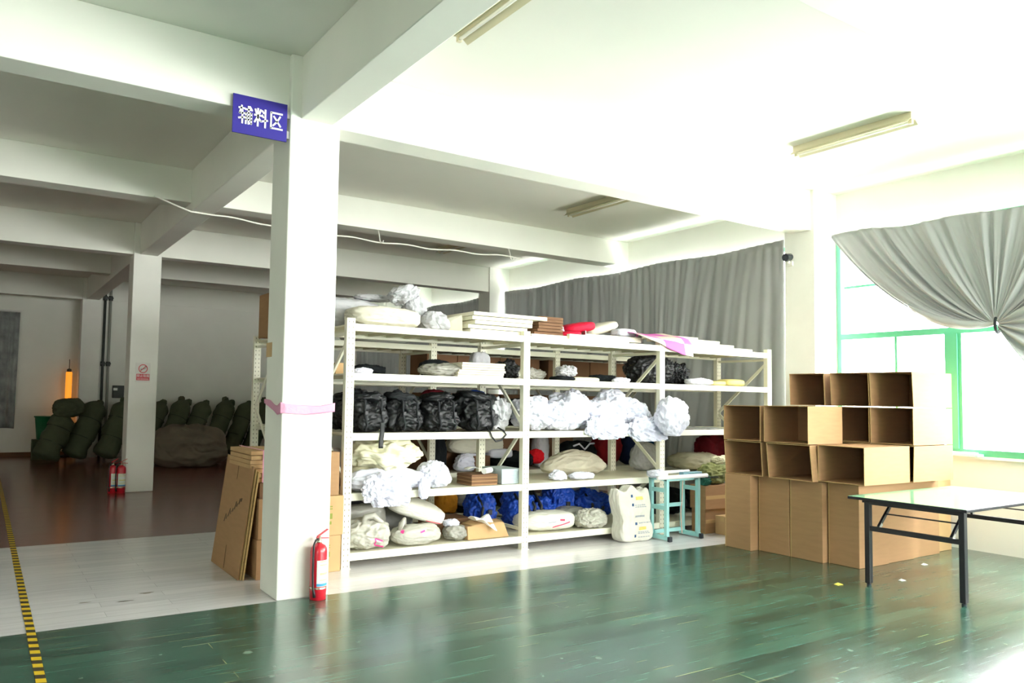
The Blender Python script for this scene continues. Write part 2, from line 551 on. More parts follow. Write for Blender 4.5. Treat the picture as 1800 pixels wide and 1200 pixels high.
def wrap_decal(name, target, shapes, mats, y_from=None, dirv=(0, 1, 0), lift=0.003, parent=None, div=6):
    """Print lying on a surface: each shape is (polygon [(x,z)...], material index) seen along dirv; cells follow the surface."""
    me = target.data
    base = Vector((0, 0, 0))
    q = target
    while q is not None:
        base += Vector(q.location); q = q.parent
    bvh = BVHTree.FromPolygons([v.co + base for v in me.vertices], [tuple(p.vertices) for p in me.polygons])
    y0 = (min((v.co + base).y for v in me.vertices) - 0.5) if y_from is None else y_from
    mb = MB()
    for poly, mi in shapes:
        # polygon is a quad: bilinear grid
        a, b, c, d2 = [Vector((p[0], p[1])) for p in poly]
        idx = {}
        pts = []
        for i in range(div + 1):
            for j in range(div + 1):
                u, v = i / div, j / div
                p = (a * (1 - u) + b * u) * (1 - v) + (d2 * (1 - u) + c * u) * v
                h = bvh.ray_cast(Vector((p.x, y0, p.y)), Vector(dirv))
                if h[0] is not None:
                    idx[(i, j)] = len(pts)
                    pts.append(h[0] - Vector(dirv) * lift)
        fs = []
        for i in range(div):
            for j in range(div):
                k = [(i, j), (i + 1, j), (i + 1, j + 1), (i, j + 1)]
                if all(x in idx for x in k): fs.append(tuple(idx[x] for x in k))
        if fs: mb.add(pts, fs, mi)
    if mb.f:
        return mb.build(name, mats, parent or target)

def stroke(p, q, w):
    p, q = Vector(p), Vector(q)
    d = (q - p).normalized(); n = Vector((-d.y, d.x)) * w / 2
    return [tuple(p - n), tuple(q - n), tuple(q + n), tuple(p + n)]

def text_mesh(txt, size, bold=0.0, depth=0.002):
    cu = bpy.data.curves.new('lettering', 'FONT')
    cu.body = txt
    cu.size = size
    cu.extrude = depth
    cu.offset = bold
    cu.align_x = 'CENTER'; cu.align_y = 'CENTER'
    o = bpy.data.objects.new('lettering', cu)
    COL.objects.link(o)
    dg = bpy.context.evaluated_depsgraph_get()
    me = bpy.data.meshes.new_from_object(o.evaluated_get(dg))
    bpy.data.objects.remove(o)
    return me

def text_part(name, parent, txt, size, loc, mat, rot=(PI / 2, 0, 0), sx=1.0, bold=0.0):
    me = text_mesh(txt, size, bold)
    me.materials.clear(); me.materials.append(M[mat])
    o = bpy.data.objects.new(name, me)
    COL.objects.link(o)
    o.parent = parent
    base = Vector(parent.location) if parent.get('_world') else Vector((0, 0, 0))
    o.location = Vector(loc) - base
    o.rotation_euler = rot
    o.scale = (sx, 1, 1)
    return o

def copy_tree(o, parent=None):
    c = o.copy()
    COL.objects.link(c)
    if parent is not None: c.parent = parent
    for ch in list(o.children): copy_tree(ch, c)
    return c

# ------------------------------------------------------------------ dimensions
ZC, ZB, ZS = 4.22, 3.715, 3.82          # ceiling, main beam underside, secondary beam underside
XW = 9.26                                # inner face of window wall
XL, XR = 1.9685, 2.388                   # column faces
COLY = [5.615 - 7.03, 5.615, 12.68, 19.67]
CD = 0.40
YN, YF, XN = -6.5, 20.45, -7.0
YG, YWH = 5.613, 8.713                   # colour changes on the floor

# ------------------------------------------------------------------ shell
def floor_piece(name, y0, y1, m):
    o = MB().box((XN, y0, -0.2), (XW + 0.3, y1, 0.0)).build(name, M[m])
    return struct(o)
floor_piece('floor', YN, YG, 'green_floor')
floor_piece('floor', YG, YWH, 'white_floor')
floor_piece('floor', YWH, YF + 0.3, 'brown_floor')
struct(MB().box((XN, YN, ZC), (XW + 0.3, YF + 0.3, ZC + 0.2)).build('ceiling', M['ceil']))
struct(MB().box((XN - 0.2, YF, 0), (XW + 0.3, YF + 0.25, ZC)).build('wall_back', M['wall']))
FRONT_OPEN = [(3.4, 8.6)]
mb = MB()
xx = XN
for a, b in FRONT_OPEN:
    mb.box((xx, YN - 0.25, 0), (a, YN, ZC)); mb.box((a, YN - 0.25, 0), (b, YN, 1.02)); mb.box((a, YN - 0.25, 3.66), (b, YN, ZC)); xx = b
mb.box((xx, YN - 0.25, 0), (XW + 0.3, YN, ZC))
struct(mb.build('wall_front', M['wall']))

# left wall (outside the frame) with plain openings
def wall_with_openings(name, x0, x1, spans, z0, z1, mat):
    mb = MB()
    y = YN
    for a, b in spans:
        mb.box((x0, y, 0), (x1, a, ZC))
        mb.box((x0, a, 0), (x1, b, z0))
        mb.box((x0, a, z1), (x1, b, ZC))
        y = b
    mb.box((x0, y, 0), (x1, YF, ZC))
    return struct(mb.build(name, M[mat]))
SILL, HEAD = 1.02, 3.66
bays = [(-6.2, -1.45), (-1.0, 5.60), (6.02, 12.66), (13.08, 19.6)]
wall_with_openings('wall_right', XW, XW + 0.28, bays, SILL, HEAD, 'wall')
LEFT_OPEN = [(-5.8, -4.0)]
wall_with_openings('wall_left', XN - 0.25, XN, LEFT_OPEN, SILL, 3.3, 'wall')

# pilasters, columns, beams
for y in COLY:
    struct(MB().box((8.75, y, 0), (XW, y + 0.405, ZC)).build('column', M['col']))
for i, y in enumerate(COLY[1:]):
    b = 0.012
    struct(MB().box((XL, y, 0), (XR, y + CD, ZC)).build('column', M['col'], bevel=b))
# beam along Y over the columns
struct(MB().box((2.058, YN, ZB), (2.326, YF, ZC)).build('ceiling_beam', M['wall'], bevel=0.008))
struct(MB().box((-4.9, YN, ZB), (-4.6, YF, ZC)).build('ceiling_beam', M['wall']))
# beam over the window wall
struct(MB().box((XW - 0.03, YN, HEAD + 0.02), (XW, YF, ZC)).build('wall_beam', M['wall']))
for y, zb, w in ((COLY[0] + 0.05, ZB, 0.27), (2.25, ZS, 0.30), (5.66, ZB, 0.27), (9.28, ZS, 0.30), (12.725, ZB, 0.27), (15.85, ZS, 0.30), (19.72, ZB, 0.27)):
    for xa, xb in ((-4.6, 2.058), (2.326, XW)):
        struct(MB().box((xa, y, zb), (xb, y + w, ZC)).build('ceiling_beam', M['wall'], bevel=0.006))
struct(MB().box((XN, YF - 0.02, 0), (XL, YF, 0.1)).build('baseboard_back', M['card_dark']))
struct(MB().box((XR, 19.735, 0), (8.75, YF, ZC)).build('wall_back', M['wall']))

# ------------------------------------------------------------------ windows
def window(idx, y0, y1, mull):
    o = bpy.data.objects.new('window_%d' % idx, None)
    COL.objects.link(o); o.location = (9.22, y0, SILL); struct(o); o['_world'] = 1
    xa, xb = XW - 0.06, XW - 0.005
    f = MB()
    f.box((xa, y0, SILL), (xb, y1, SILL + 0.07)); f.box((xa, y0, HEAD - 0.06), (xb, y1, HEAD))
    f.box((xa, y0, SILL + 0.07), (xb, y0 + 0.05, HEAD - 0.06)); f.box((xa, y1 - 0.05, SILL + 0.07), (xb, y1, HEAD - 0.06))
    f.box((xa - 0.01, y0 + 0.05, 2.36), (xb, y1 - 0.05, 2.43))
    struct(f.build('window_frame', M['frame'], o))
    ys = sorted(mull)
    m = MB()
    for y in ys:
        m.box((xa, y - 0.055, SILL + 0.07), (xb, y + 0.05, 2.36))
        m.box((xa + 0.01, y - 0.03, 2.43), (xb, y + 0.03, HEAD - 0.06))
        m.box((xa - 0.025, y - 0.02, SILL + 0.07), (xa, y + 0.105, 2.36))
    struct(m.build('mullion', M['frame'], o))
    t = MB()
    ed = [y0 + 0.05] + ys + [y1 - 0.05]
    for a, b in zip(ed[:-1], ed[1:]):
        c = (a + b) / 2
        t.box((xa + 0.015, c - 0.014, SILL + 0.07), (xb, c + 0.014, 2.36))
        t.box((xa + 0.02, a + 0.03, 3.0), (xb, b - 0.03, 3.03))
    struct(t.build('glazing_bar', M['frame'], o))
    g = MB().box((XW - 0.03, y0 + 0.05, SILL + 0.07), (XW - 0.026, y1 - 0.05, HEAD - 0.06))
    struct(g.build('window_pane', M['glass'], o))
    s = MB().box((XW - 0.08, y0, SILL - 0.03), (XW + 0.1, y1, SILL))
    struct(s.build('window_sill', M['wall'], o))
for i, (a, b) in enumerate(bays):
    n = 5
    if i == 1: mull = [4.235, 2.87, 1.5, 0.13]
    else: mull = [a + (b - a) * k / n for k in range(1, n)]
    window(i + 1, a, b, mull)
for i, (a, b) in enumerate(LEFT_OPEN):
    o = bpy.data.objects.new('window_%d' % (5 + i), None)
    COL.objects.link(o); o.location = (XN, a, SILL); struct(o); o['_world'] = 1
    f = MB()
    f.box((XN - 0.08, a, SILL), (XN - 0.02, b, SILL + 0.07)); f.box((XN - 0.08, a, 3.23), (XN - 0.02, b, 3.3))
    for k in range(5):
        y = a + 0.03 + (b - a - 0.06) * k / 4
        f.box((XN - 0.08, y - 0.03, SILL), (XN - 0.02, y + 0.03, 3.3))
    struct(f.build('window_frame', M['frame'], o))
for i, (a, b) in enumerate(FRONT_OPEN):
    o = bpy.data.objects.new('window_%d' % (6 + i), None)
    COL.objects.link(o); o.location = (a, YN, SILL); struct(o); o['_world'] = 1
    f = MB()
    f.box((a, YN - 0.08, SILL), (b, YN - 0.02, SILL + 0.07)); f.box((a, YN - 0.08, HEAD - 0.07), (b, YN - 0.02, HEAD)); f.box((a, YN - 0.08, 2.36), (b, YN - 0.02, 2.43))
    for k in range(5):
        x = a + 0.03 + (b - a - 0.06) * k / 4
        f.box((x - 0.03, YN - 0.08, SILL), (x + 0.03, YN - 0.02, HEAD))
    struct(f.build('window_frame', M['frame'], o))
# papers and a latch tray lying on the sill
t = wthing('sill_tray', 'small pale tray on the window sill below the wide green mullion', 'tray', (9.15, 4.15, SILL))
MB().box((9.06, 3.98, SILL + 0.0), (9.2, 4.33, SILL + 0.025)).build('tray_base', M['stand'], t)
MB().box((9.07, 4.02, SILL + 0.025), (9.17, 4.28, SILL + 0.04)).build('folded_paper', M['paper'], t)

# ------------------------------------------------------------------ curtains
def fold(y, s, f=1.0):
    v = noise.noise(Vector((y * 2.1 * f, s, 0))) * 0.9 + noise.noise(Vector((y * 6.3 * f, s + 5, 0))) * 0.75 + noise.noise(Vector((y * 14 * f, s + 9, 0))) * 0.35
    return v
def hung_curtain(name, label, y0, y1, x, ztop, zbot, seed, lean=None, mat='curtain'):
    def fn(u, v):
        y = y0 + (y1 - y0) * u
        zt = ztop - 0.035 * math.sin(u * PI * 3) ** 2
        z = zt + (zbot - zt) * v
        sk = lean(y) * v if lean else 0
        amp = 0.03 + 0.075 * min(1, v * 2)
        pin = 0.012 * math.sin(y * 48) * (1 - min(1, v * 6))
        return (x - 0.04 + amp * fold(y, seed + v * 0.35, 1.0) + pin, y + sk, z)
    n = int((y1 - y0) * 46)
    t = MB().grid(fn, n, 40).build(name, M[mat], smooth=True, solid=0.004)
    return tag(t, label, 'curtain')
hung_curtain('curtain', 'long grey curtain drawn across the window behind the storage rack', 6.24, 12.62, 9.10, 3.73, 0.12, 3,
             lean=lambda y: 0.55 * math.sin(min(1, (y - 6.24) / 2.2) * PI))
hung_curtain('curtain', 'grey curtain beyond the second wall pilaster at the far end of the hall', 13.12, 19.72, 9.10, 3.71, 0.2, 11)

# swagged curtain: gathered with a tie in front of the wide mullion
TIE = Vector((9.06, 3.77, 2.44))
def swag(u, v):
    y = 5.64 + (1.95 - 5.64) * u
    dy = (y - TIE.y) / (5.64 - TIE.y)
    zt = 3.715 - 0.05 * min(1, max(0, (5.64 - y) / 1.2)) - 0.03 * math.sin(y * 3.0) ** 2
    P0 = Vector((9.12, y, zt))
    P2 = Vector((TIE.x, TIE.y + 0.05 * dy, TIE.z + 0.02 - 0.05 * abs(dy)))
    C = (P0 + P2) / 2 + Vector((0, 0, -0.66 * abs(dy) ** 1.4 * (1 if dy > 0 else 0.7)))
    p = P0 * (1 - v) ** 2 + C * 2 * v * (1 - v) + P2 * v * v
    a = u * 14
    w = noise.noise(Vector((a * 1.3, 2.0, v * 0.4))) * 1.0 + noise.noise(Vector((a * 3.6, 7.0, v * 0.4))) * 0.85 + noise.noise(Vector((a * 7.5, 1.0, 0))) * 0.3
    p.x += w * (0.02 + 0.075 * (1 - abs(2 * v - 0.9) ** 2)) - 0.05 * v
    return p
t = wthing('curtain', 'grey curtain tied up into a swag over the bright open window', 'curtain', (9.1, 3.8, 2.3))
MB().grid(swag, 220, 44).build('drape', M['curtain'], t, smooth=True, solid=0.004)
def hem(u, v):
    # turned-up hem following the lower edge of the drape up to the tie
    t_ = 0.55 + 0.45 * u
    y = 5.654 * (1 - t_) ** 2 + 2 * 4.75 * t_ * (1 - t_) + 3.77 * t_ * t_
    z = 3.715 * (1 - t_) ** 2 + 2 * 2.40 * t_ * (1 - t_) + 2.41 * t_ * t_
    return (9.03 - 0.06 * math.sin(u * PI) - 0.03 * math.sin(v * PI) - 0.02 * noise.noise(Vector((u * 7, v * 2, 3))), y, z + 0.045 - v * (0.045 + 0.06 * math.sin(u * PI) ** 0.7))
MB().grid(hem, 48, 8).build('hem', M['curtain'], t, smooth=True, solid=0.004)
def tail(u, v):
    a = math.radians(-30 + 85 * u)
    r_ = 0.03 + 0.62 * v * (0.8 + 0.2 * math.sin(u * 7))
    return (9.02 - 0.05 * math.sin(u * 26) * v ** 0.6 - 0.03 * math.sin(v * PI), TIE.y - r_ * math.cos(a) * 0.95, TIE.z - 0.02 - r_ * math.sin(a))
MB().grid(tail, 70, 24).build('tail', M['curtain'], t, smooth=True, solid=0.004)
MB().tube([(9.06 + 0.06 * math.cos(a), 3.765, 2.42 + 0.09 * math.sin(a)) for a in [2 * PI * k / 16 for k in range(17)]], 0.014, 8).build('tie', M['charcoal'], t, smooth=True)

# far left curtain on the back wall
def farc(u, v):
    x = -0.9 + 1.63 * u
    return (x - 0.02 * v, 20.36 + 0.035 * fold(x * 2, 4 + v * 0.3, 1.4), 3.36 - v * 2.72 + 0.03 * math.sin(u * 9) * v)
t = wthing('curtain', 'short silvery grey curtain on the back wall at the left edge of the photo', 'curtain', (-0.1, 20.36, 0.6))
MB().grid(farc, 70, 20).build('drape', M['curtain_far'], t, smooth=True, solid=0.004)
MB().tube([(-1.0, 20.36, 3.39), (0.76, 20.36, 3.39)], 0.018).build('rod', M['paper'], t)

# ------------------------------------------------------------------ ceiling lamps
def lamp(label, x, y0, y1):
    t = wthing('ceiling_light', label, 'ceiling light', (x, (y0 + y1) / 2, ZC), group='unlit fluorescent battens on the ceiling')
    MB().box((x - 0.035, y0, ZC - 0.065), (x + 0.035, y1, ZC)).build('housing', M['lamp_body'], t, bevel=0.004)
    w = MB()
    for s in (-1, 1):
        w.add([(x + s * 0.035, y0, ZC - 0.06), (x + s * 0.035, y1, ZC - 0.06), (x + s * 0.085, y1, ZC - 0.10), (x + s * 0.085, y0, ZC - 0.10)], [(0, 1, 2, 3)])
    w.build('reflector', M['lamp_body'], t, solid=0.002)
    MB().tube([(x, y0 + 0.03, ZC - 0.088), (x, y1 - 0.03, ZC - 0.088)], 0.014, 10).build('tube', M['lamp_tube'], t, smooth=True)
    for y in (y0 + 0.02, y1 - 0.02):
        MB().box((x - 0.016, y - 0.015, ZC - 0.105), (x + 0.016, y + 0.015, ZC - 0.065)).build('lamp_holder', M['lamp_body'], t)
lamp('fluorescent batten alone in the bright bay nearest the open window', 7.13, 3.60, 4.78)
lamp('fluorescent batten above the racks, part hidden by the beam before it', 6.95, 6.98, 8.16)
lamp('fluorescent batten cut by the top edge of the photo near the main beam', 2.84, 3.36, 4.57)
lamp('small dark fluorescent batten beyond the cable, deepest of the row', 6.9, 10.5, 11.6)

# cable strung below the secondary beam
pts = []
for k in range(41):
    x = 2.33 + (6.95 - 2.33) * k / 40
    pts.append((x, 9.25, 3.70 - 0.05 * math.sin(k / 40 * PI) + 0.012 * math.sin(k * 0.9)))
pts = [(1.62, 9.2, 3.82), (1.85, 9.24, 3.76), (2.05, 9.25, 3.705)] + pts
t = wthing('electric_cable', 'thin white cable strung below the beam above the racks', 'cable', (4.5, 9.25, 3.68))
MB().tube(pts, 0.011, 6).build('wire', M['cable'], t, smooth=True)
for x in (4.55, 6.75):
    MB().tube([(x, 9.3, 3.82), (x, 9.26, 3.74), (x, 9.24, 3.66), (x + 0.03, 9.23, 3.63), (x + 0.05, 9.23, 3.67)], 0.008, 6).build('hook', M['cable'], t, smooth=True)

# small camera on the pilaster
t = wthing('security_camera', 'small dark security camera on the pilaster between the two curtains', 'camera', (8.7, 5.95, 3.42))
MB().box((8.72, 5.9, 3.30), (8.75, 5.98, 3.36)).build('mount', M['wall'], t)
MB().tube([(8.735, 5.94, 3.34), (8.69, 5.94, 3.36)], 0.018, 8).build('arm', M['wall'], t)
MB().tube([(8.75, 5.94, 3.42), (8.64, 5.94, 3.40)], [0.045, 0.05], 14).build('camera_body', M['camera_dark'], t, smooth=False, bevel=0.008)

# ------------------------------------------------------------------ hanging sign
t = wthing('area_sign', 'dark blue sign with white characters fixed near the top of the near column', 'sign', (1.73, 5.63, 3.5))
MB().box((1.522, 5.622, 3.508), (1.944, 5.634, 3.802)).build('panel', M['sign_blue'], t)
MB().box((1.944, 5.634, 3.54), (1.97, 5.646, 3.60)).box((1.944, 5.634, 3.70), (1.97, 5.646, 3.76)).box((1.92, 5.634, 3.54), (1.944, 5.646, 3.76)).build('bracket', M['bolt'], t)
# strokes of the three characters on a 10 x 10 field
GLYPH = {
 'fu': [[(0.2, 8.4), (4.4, 8.4)], [(2.2, 9.7), (0.7, 5.6), (4.4, 5.6)], [(2.7, 7.2), (2.7, 0.2)], [(0.1, 2.7), (4.5, 3.5)],
        [(4.9, 8.1), (9.9, 8.1)], [(8.2, 9.8), (9.2, 8.8)], [(7.3, 9.8), (7.3, 0.2)], [(5.3, 6.4), (5.3, 0.2)], [(5.3, 6.2), (9.4, 6.2), (9.4, 0.5), (8.5, 0.7)],
        [(5.3, 4.3), (9.4, 4.3)], [(5.3, 2.5), (9.4, 2.5)]],
 'liao': [[(0.6, 9.2), (1.4, 7.2)], [(4.7, 9.4), (3.8, 7.2)], [(0.1, 6.1), (5.2, 6.1)], [(2.6, 9.8), (2.6, 0.2)], [(2.5, 5.4), (0.2, 2.2)], [(2.8, 5.0), (4.8, 3.0)],
          [(5.9, 9.0), (7.0, 7.9)], [(5.6, 6.6), (6.8, 5.5)], [(5.0, 3.0), (9.9, 4.1)], [(8.2, 9.8), (8.2, 0.0)]],
 'qu': [[(9.4, 9.3), (0.9, 9.3), (0.9, 0.6), (9.7, 0.6)], [(7.9, 7.7), (5.4, 4.4), (2.6, 2.2)], [(3.0, 7.4), (5.6, 4.8), (8.2, 2.2)]],
}
for g, cx in (('fu', 1.617), ('liao', 1.737), ('qu', 1.857)):
    m = MB()
    for st in GLYPH[g]:
        P = [(cx - 0.051 + a * 0.0102, 5.619, 3.585 + b * 0.0138) for a, b in st]
        for p, q in zip(P[:-1], P[1:]):
            d = (Vector(q) - Vector(p)).normalized() * 0.0045
            m.bar(Vector(p) - d, Vector(q) + d, 0.004, 0.0135, up=(d.z * 1.0, 0, -d.x))
    m.build('character', M['white_letter'], t)

# no smoking notice on the second column
t = wthing('no_smoking_sign', 'white and red no smoking notice on the second column', 'sign', (2.17, 12.67, 1.7))
MB().box((2.062, 12.668, 1.705), (2.278, 12.678, 2.01)).build('sheet', M['poster'], t)
ring = MB()
vs, fs = [], []
for k in range(32):
    a = 2 * PI * k / 32
    for r in (0.056, 0.069): vs.append((2.168 + r * math.cos(a), 12.665, 1.918 + r * math.sin(a)))
for k in range(32): fs.append((2 * k, 2 * k + 1, (2 * k + 3) % 64, (2 * k + 2) % 64))
ring.add(vs, fs)
ring.bar((2.168 - 0.043, 12.665, 1.918 - 0.043), (2.168 + 0.043, 12.665, 1.918 + 0.043), 0.002, 0.011)
ring.build('prohibition_ring', M['poster_red'], t)
cg = MB().bar((2.128, 12.6655, 1.905), (2.19, 12.6655, 1.92), 0.002, 0.012).bar((2.194, 12.6655, 1.921), (2.205, 12.6655, 1.924), 0.002, 0.012)
cg.tube([(2.205, 12.6655, 1.932), (2.215, 12.6655, 1.945), (2.203, 12.6655, 1.955), (2.19, 12.6655, 1.95)], 0.003, 5)
cg.build('cigarette', M['poster_grey'], t)
MB().box((2.072, 12.666, 1.735), (2.268, 12.669, 1.835)).build('caption_band', M['poster_red'], t)
text_part('caption', t, '禁止吸烟', 0.047, (2.17, 12.664, 1.802), 'white_letter')
text_part('caption', t, 'NO SMOKING', 0.026, (2.17, 12.664, 1.754), 'white_letter')

# pink plastic ribbon round the near column
def ribbon_strip(pts):
    def fn(u, v):
        k = u * (len(pts) - 1); i = min(int(k), len(pts) - 2); f = k - i
        a, b = pts[i], pts[i + 1]
        x = a[0] + (b[0] - a[0]) * f; y = a[1] + (b[1] - a[1]) * f
        z0 = a[2] + (b[2] - a[2]) * f; z1 = a[3] + (b[3] - a[3]) * f
        return (x, y, z0 + (z1 - z0) * v + 0.004 * math.sin(v * 14 + u * 20))
    return fn
rp = [(XL - 0.006, 6.0, 1.475, 1.51), (XL - 0.007, 5.86, 1.44, 1.505), (XL - 0.008, 5.76, 1.42, 1.475), (XL - 0.01, 5.69, 1.40, 1.465),
      (XL - 0.012, 5.61, 1.405, 1.49), (XL + 0.02, 5.602, 1.405, 1.485), (2.15, 5.604, 1.40, 1.475), (2.28, 5.605, 1.41, 1.468), (XR + 0.01, 5.606, 1.42, 1.488),
      (XR + 0.012, 5.7, 1.43, 1.49), (XR + 0.01, 6.02, 1.45, 1.50), (2.2, 6.026, 1.46, 1.51), (XL - 0.006, 6.024, 1.475, 1.51)]
o = MB().grid(ribbon_strip(rp), 120, 8).build('plastic_ribbon', M['pink_plastic'], smooth=True, solid=0.003)
tag(o, 'pink plastic ribbon wrapped round the near column', 'ribbon')
o = MB().box((XL - 0.006, 5.885, 1.85), (XL - 0.001, 6.01, 1.965)).build('tape_patch', M['tape'])
tag(o, 'curled beige tape patch on the left face of the near column', 'tape')

# ------------------------------------------------------------------ fire extinguishers
def extinguisher(name, label, group=None):
    t = thing(name, label, 'fire extinguisher', group=group)
    MB().lathe([(0.058, 0), (0.062, 0.004), (0.062, 0.05), (0.064, 0.055), (0.064, 0.355), (0.06, 0.385), (0.048, 0.405), (0.024, 0.418), (0.02, 0.425)], (0, 0, 0), 28).build('cylinder', M['red'], t, smooth=True)
    MB().lathe([(0.019, 0.422), (0.022, 0.43), (0.022, 0.445), (0.014, 0.45), (0.014, 0.475)], (0, 0, 0), 14).build('valve', M['chrome'], t, smooth=True)
    MB().bar((-0.02, 0, 0.472), (0.075, -0.01, 0.52), 0.022, 0.008).bar((-0.02, 0, 0.456), (0.0, 0, 0.474), 0.018, 0.02).build('squeeze_lever', M['red'], t, bevel=0.002)
    MB().bar((-0.02, 0, 0.462), (0.085, -0.01, 0.452), 0.02, 0.007).build('carry_handle', M['red'], t, bevel=0.002)
    MB().tube([(-0.015, -0.01, 0.455), (-0.05, -0.02, 0.45), (-0.075, -0.03, 0.42), (-0.082, -0.035, 0.34), (-0.083, -0.035, 0.2), (-0.078, -0.035, 0.1), (-0.072, -0.04, 0.06), (-0.068, -0.04, 0.03)], [0.008] * 6 + [0.011, 0.012], 10).build('hose', M['black'], t, smooth=True)
    MB().lathe([(0.066, 0.085), (0.066, 0.098)], (0, 0, 0), 28).bar((-0.06, -0.02, 0.092), (-0.085, -0.035, 0.092), 0.012, 0.012).build('hose_clip', M['chrome'], t)
    lb = MB().arc_patch((0, 0), 0.0652, -PI * 0.78, -PI * 0.12, 0.105, 0.30, 16)
    l = lb.build('instruction_label', M['label'], t, smooth=True)
    MB().arc_patch((0, 0), 0.0657, -PI * 0.78, -PI * 0.12, 0.108, 0.128, 16).build('blue_band', M['label_blue'], l, smooth=True)
    y = MB()
    for z in (0.288, 0.262, 0.2, 0.192, 0.15): y.arc_patch((0, 0), 0.0657, -PI * 0.66, -PI * 0.2, z, z + 0.007, 14)
    y.build('label_text_lines', M['label_yellow'], l, smooth=True)
    return t
e0 = extinguisher('fire_extinguisher', 'red fire extinguisher with white label standing against the near column')
e0.location = (2.268, 5.535, 0)
e0.rotation_euler = (0, 0, math.radians(18))
for k, (x, y, lab) in enumerate(((1.795, 12.70, 'distant red fire extinguisher, farther from the second column of the pair'),
                                 (1.915, 12.66, 'distant red fire extinguisher, the one of the pair touching the second column'))):
    c = copy_tree(e0)
    c.location = (x, y, 0); c.rotation_euler = (0, 0, 0.4 - k * 0.5)
    tag(c, lab, 'fire extinguisher', 'pair of fire extinguishers at the second column')

# ------------------------------------------------------------------ hazard tape and floor marks
def tape_fn(u, v):
    y = -1.0 + 20.5 * u
    return (0.322 + 0.052 * v + 0.004 * noise.noise(Vector((y * 2, v, 0))), y, 0.0025)
o = MB().grid(tape_fn, 60, 2).build('hazard_tape', M['hazard'])
tag(o, 'yellow and black striped hazard tape stuck along the floor', 'tape')
for k, (x, y, w, d2, lab) in enumerate(((1.17, 6.30, 0.06, 0.02, 'dark scuff on the white boards, widest of the marks left of the near column'),
                                   (0.98, 6.13, 0.07, 0.012, 'thin scuff on the white boards nearest the green boards'),
                                   (0.72, 6.22, 0.05, 0.012, 'pale scuff on the white boards nearest the hazard tape'))):
    vs = [(x + w * math.cos(a) * (0.8 + 0.3 * math.sin(3 * a + k)), y + d2 * math.sin(a), 0.0015) for a in [2 * PI * i / 14 for i in range(14)]]
    o = MB().add(vs, [tuple(range(14))]).build('floor_scuff', M['stain'])
    tag(o, lab, 'scuff mark')
for (x, y, r, lab, mm) in ((6.38, 3.9, 0.035, 'yellow scrap lying on the green boards before the carton stack', 'dust'),
                       (7.05, 3.72, 0.03, 'white paper scrap on the floor under the folding table', 'paper'),
                       (7.95, 3.98, 0.03, 'white paper scrap on the floor behind the folding table', 'paper')):
    vs = [(x - r, y - r * .5, 0.002), (x + r, y - r * .7, 0.004), (x + r * .7, y + r * .6, 0.012), (x - r * .8, y + r * .7, 0.003)]
    o = MB().add(vs, [(0, 1, 2, 3)]).build('scrap', M[mm], solid=0.002)
    tag(o, lab, 'scrap')

# ------------------------------------------------------------------ storage racks
PXW, PYW = 0.082, 0.06
def rack(name, label, xs, y0, y1, levels, ztop, phase):
    t = wthing(name, label, 'shelving rack', ((xs[0] + xs[-1]) / 2, (y0 + y1) / 2, 0))
    for x in xs:
        for y in (y0, y1):
            p = MB()
            # open C-shaped upright, centred on its own axis so that the slot pattern runs up both flanges
            p.box((-PXW / 2, -PYW / 2, 0.004), (PXW / 2, -PYW / 2 + 0.004, ztop))
            p.box((-PXW / 2, -PYW / 2 + 0.004, 0.004), (-PXW / 2 + 0.004, PYW / 2, ztop))
            p.box((PXW / 2 - 0.004, -PYW / 2 + 0.004, 0.004), (PXW / 2, PYW / 2, ztop))
            p.box((-PXW / 2 + 0.004, PYW / 2 - 0.004, 0.004), (-PXW / 2 + 0.022, PYW / 2, ztop))
            p.box((PXW / 2 - 0.022, PYW / 2 - 0.004, 0.004), (PXW / 2 - 0.004, PYW / 2, ztop))
            me = p.build('post', M['rack_post'], t)
            base = Vector(t.location)
            me.location = Vector((x + PXW / 2, (y + PYW / 2) if y == y0 else (y + PYW / 2), 0)) - Vector((0, 0, 0)) - base
            for v in me.data.vertices: v.co += base
            f = MB().box((x - 0.008, y - 0.008, 0), (x + PXW + 0.008, y + PYW + 0.008, 0.004)).build('foot_plate', M['rack'], t)
    for a, b in zip(xs[:-1], xs[1:]):
        for z in levels:
            for y in (y0 + 0.004, y1 + PYW - 0.044):
                MB().box((a + PXW, y, z - 0.068), (b, y + 0.04, z)).build('beam', M['rack'], t, bevel=0.004)
            s = MB().box((a + PXW - 0.04, y0 + 0.05, z - 0.018), (b + 0.04, y1 + 0.014, z - 0.004))
            for k in range(9):
                xx = a + PXW + 0.12 + k * (b - a - PXW - 0.24) / 8
                s.box((xx - 0.02, y0 + 0.05, z - 0.045), (xx + 0.02, y1 + 0.01, z - 0.018))
            s.build('shelf_panel', M['rack_shelf'], t)
    for i, x in enumerate(xs):
        xm = x + PXW / 2
        fy, by = y0 + PYW * 0.7, y1 + 0.02
        zs = [2.08, 1.40, 0.74, 0.14]
        pts = [(fy if (k + phase[i]) % 2 == 0 else by) for k in range(4)]
        if phase[i]: zs = [2.04, 1.26, 0.46]
        for k in range(len(zs) - 1):
            MB().bar((xm, pts[k], zs[k]), (xm, pts[k + 1], zs[k + 1]), 0.036, 0.02, up=(1, 0, 0)).build('brace', M['rack'], t)
        for z in (2.12, 0.2):
            MB().bar((xm, y0 + PYW, z), (xm, y1, z), 0.03, 0.03).build('cross_tie', M['rack'], t)
    return t
LV = [0.137, 0.671, 1.213, 1.76, 2.212]
RX = [2.815, 4.823, 6.832, 8.84]
RY0, RY1 = 6.345, 7.154
rack('shelving_rack', 'long cream steel shelving rack in front, facing the green floor', RX, RY0, RY1, LV, 2.259, [0, 1, 0, 0])
LR = [0.085, 0.60, 1.19, 1.75, 2.20]
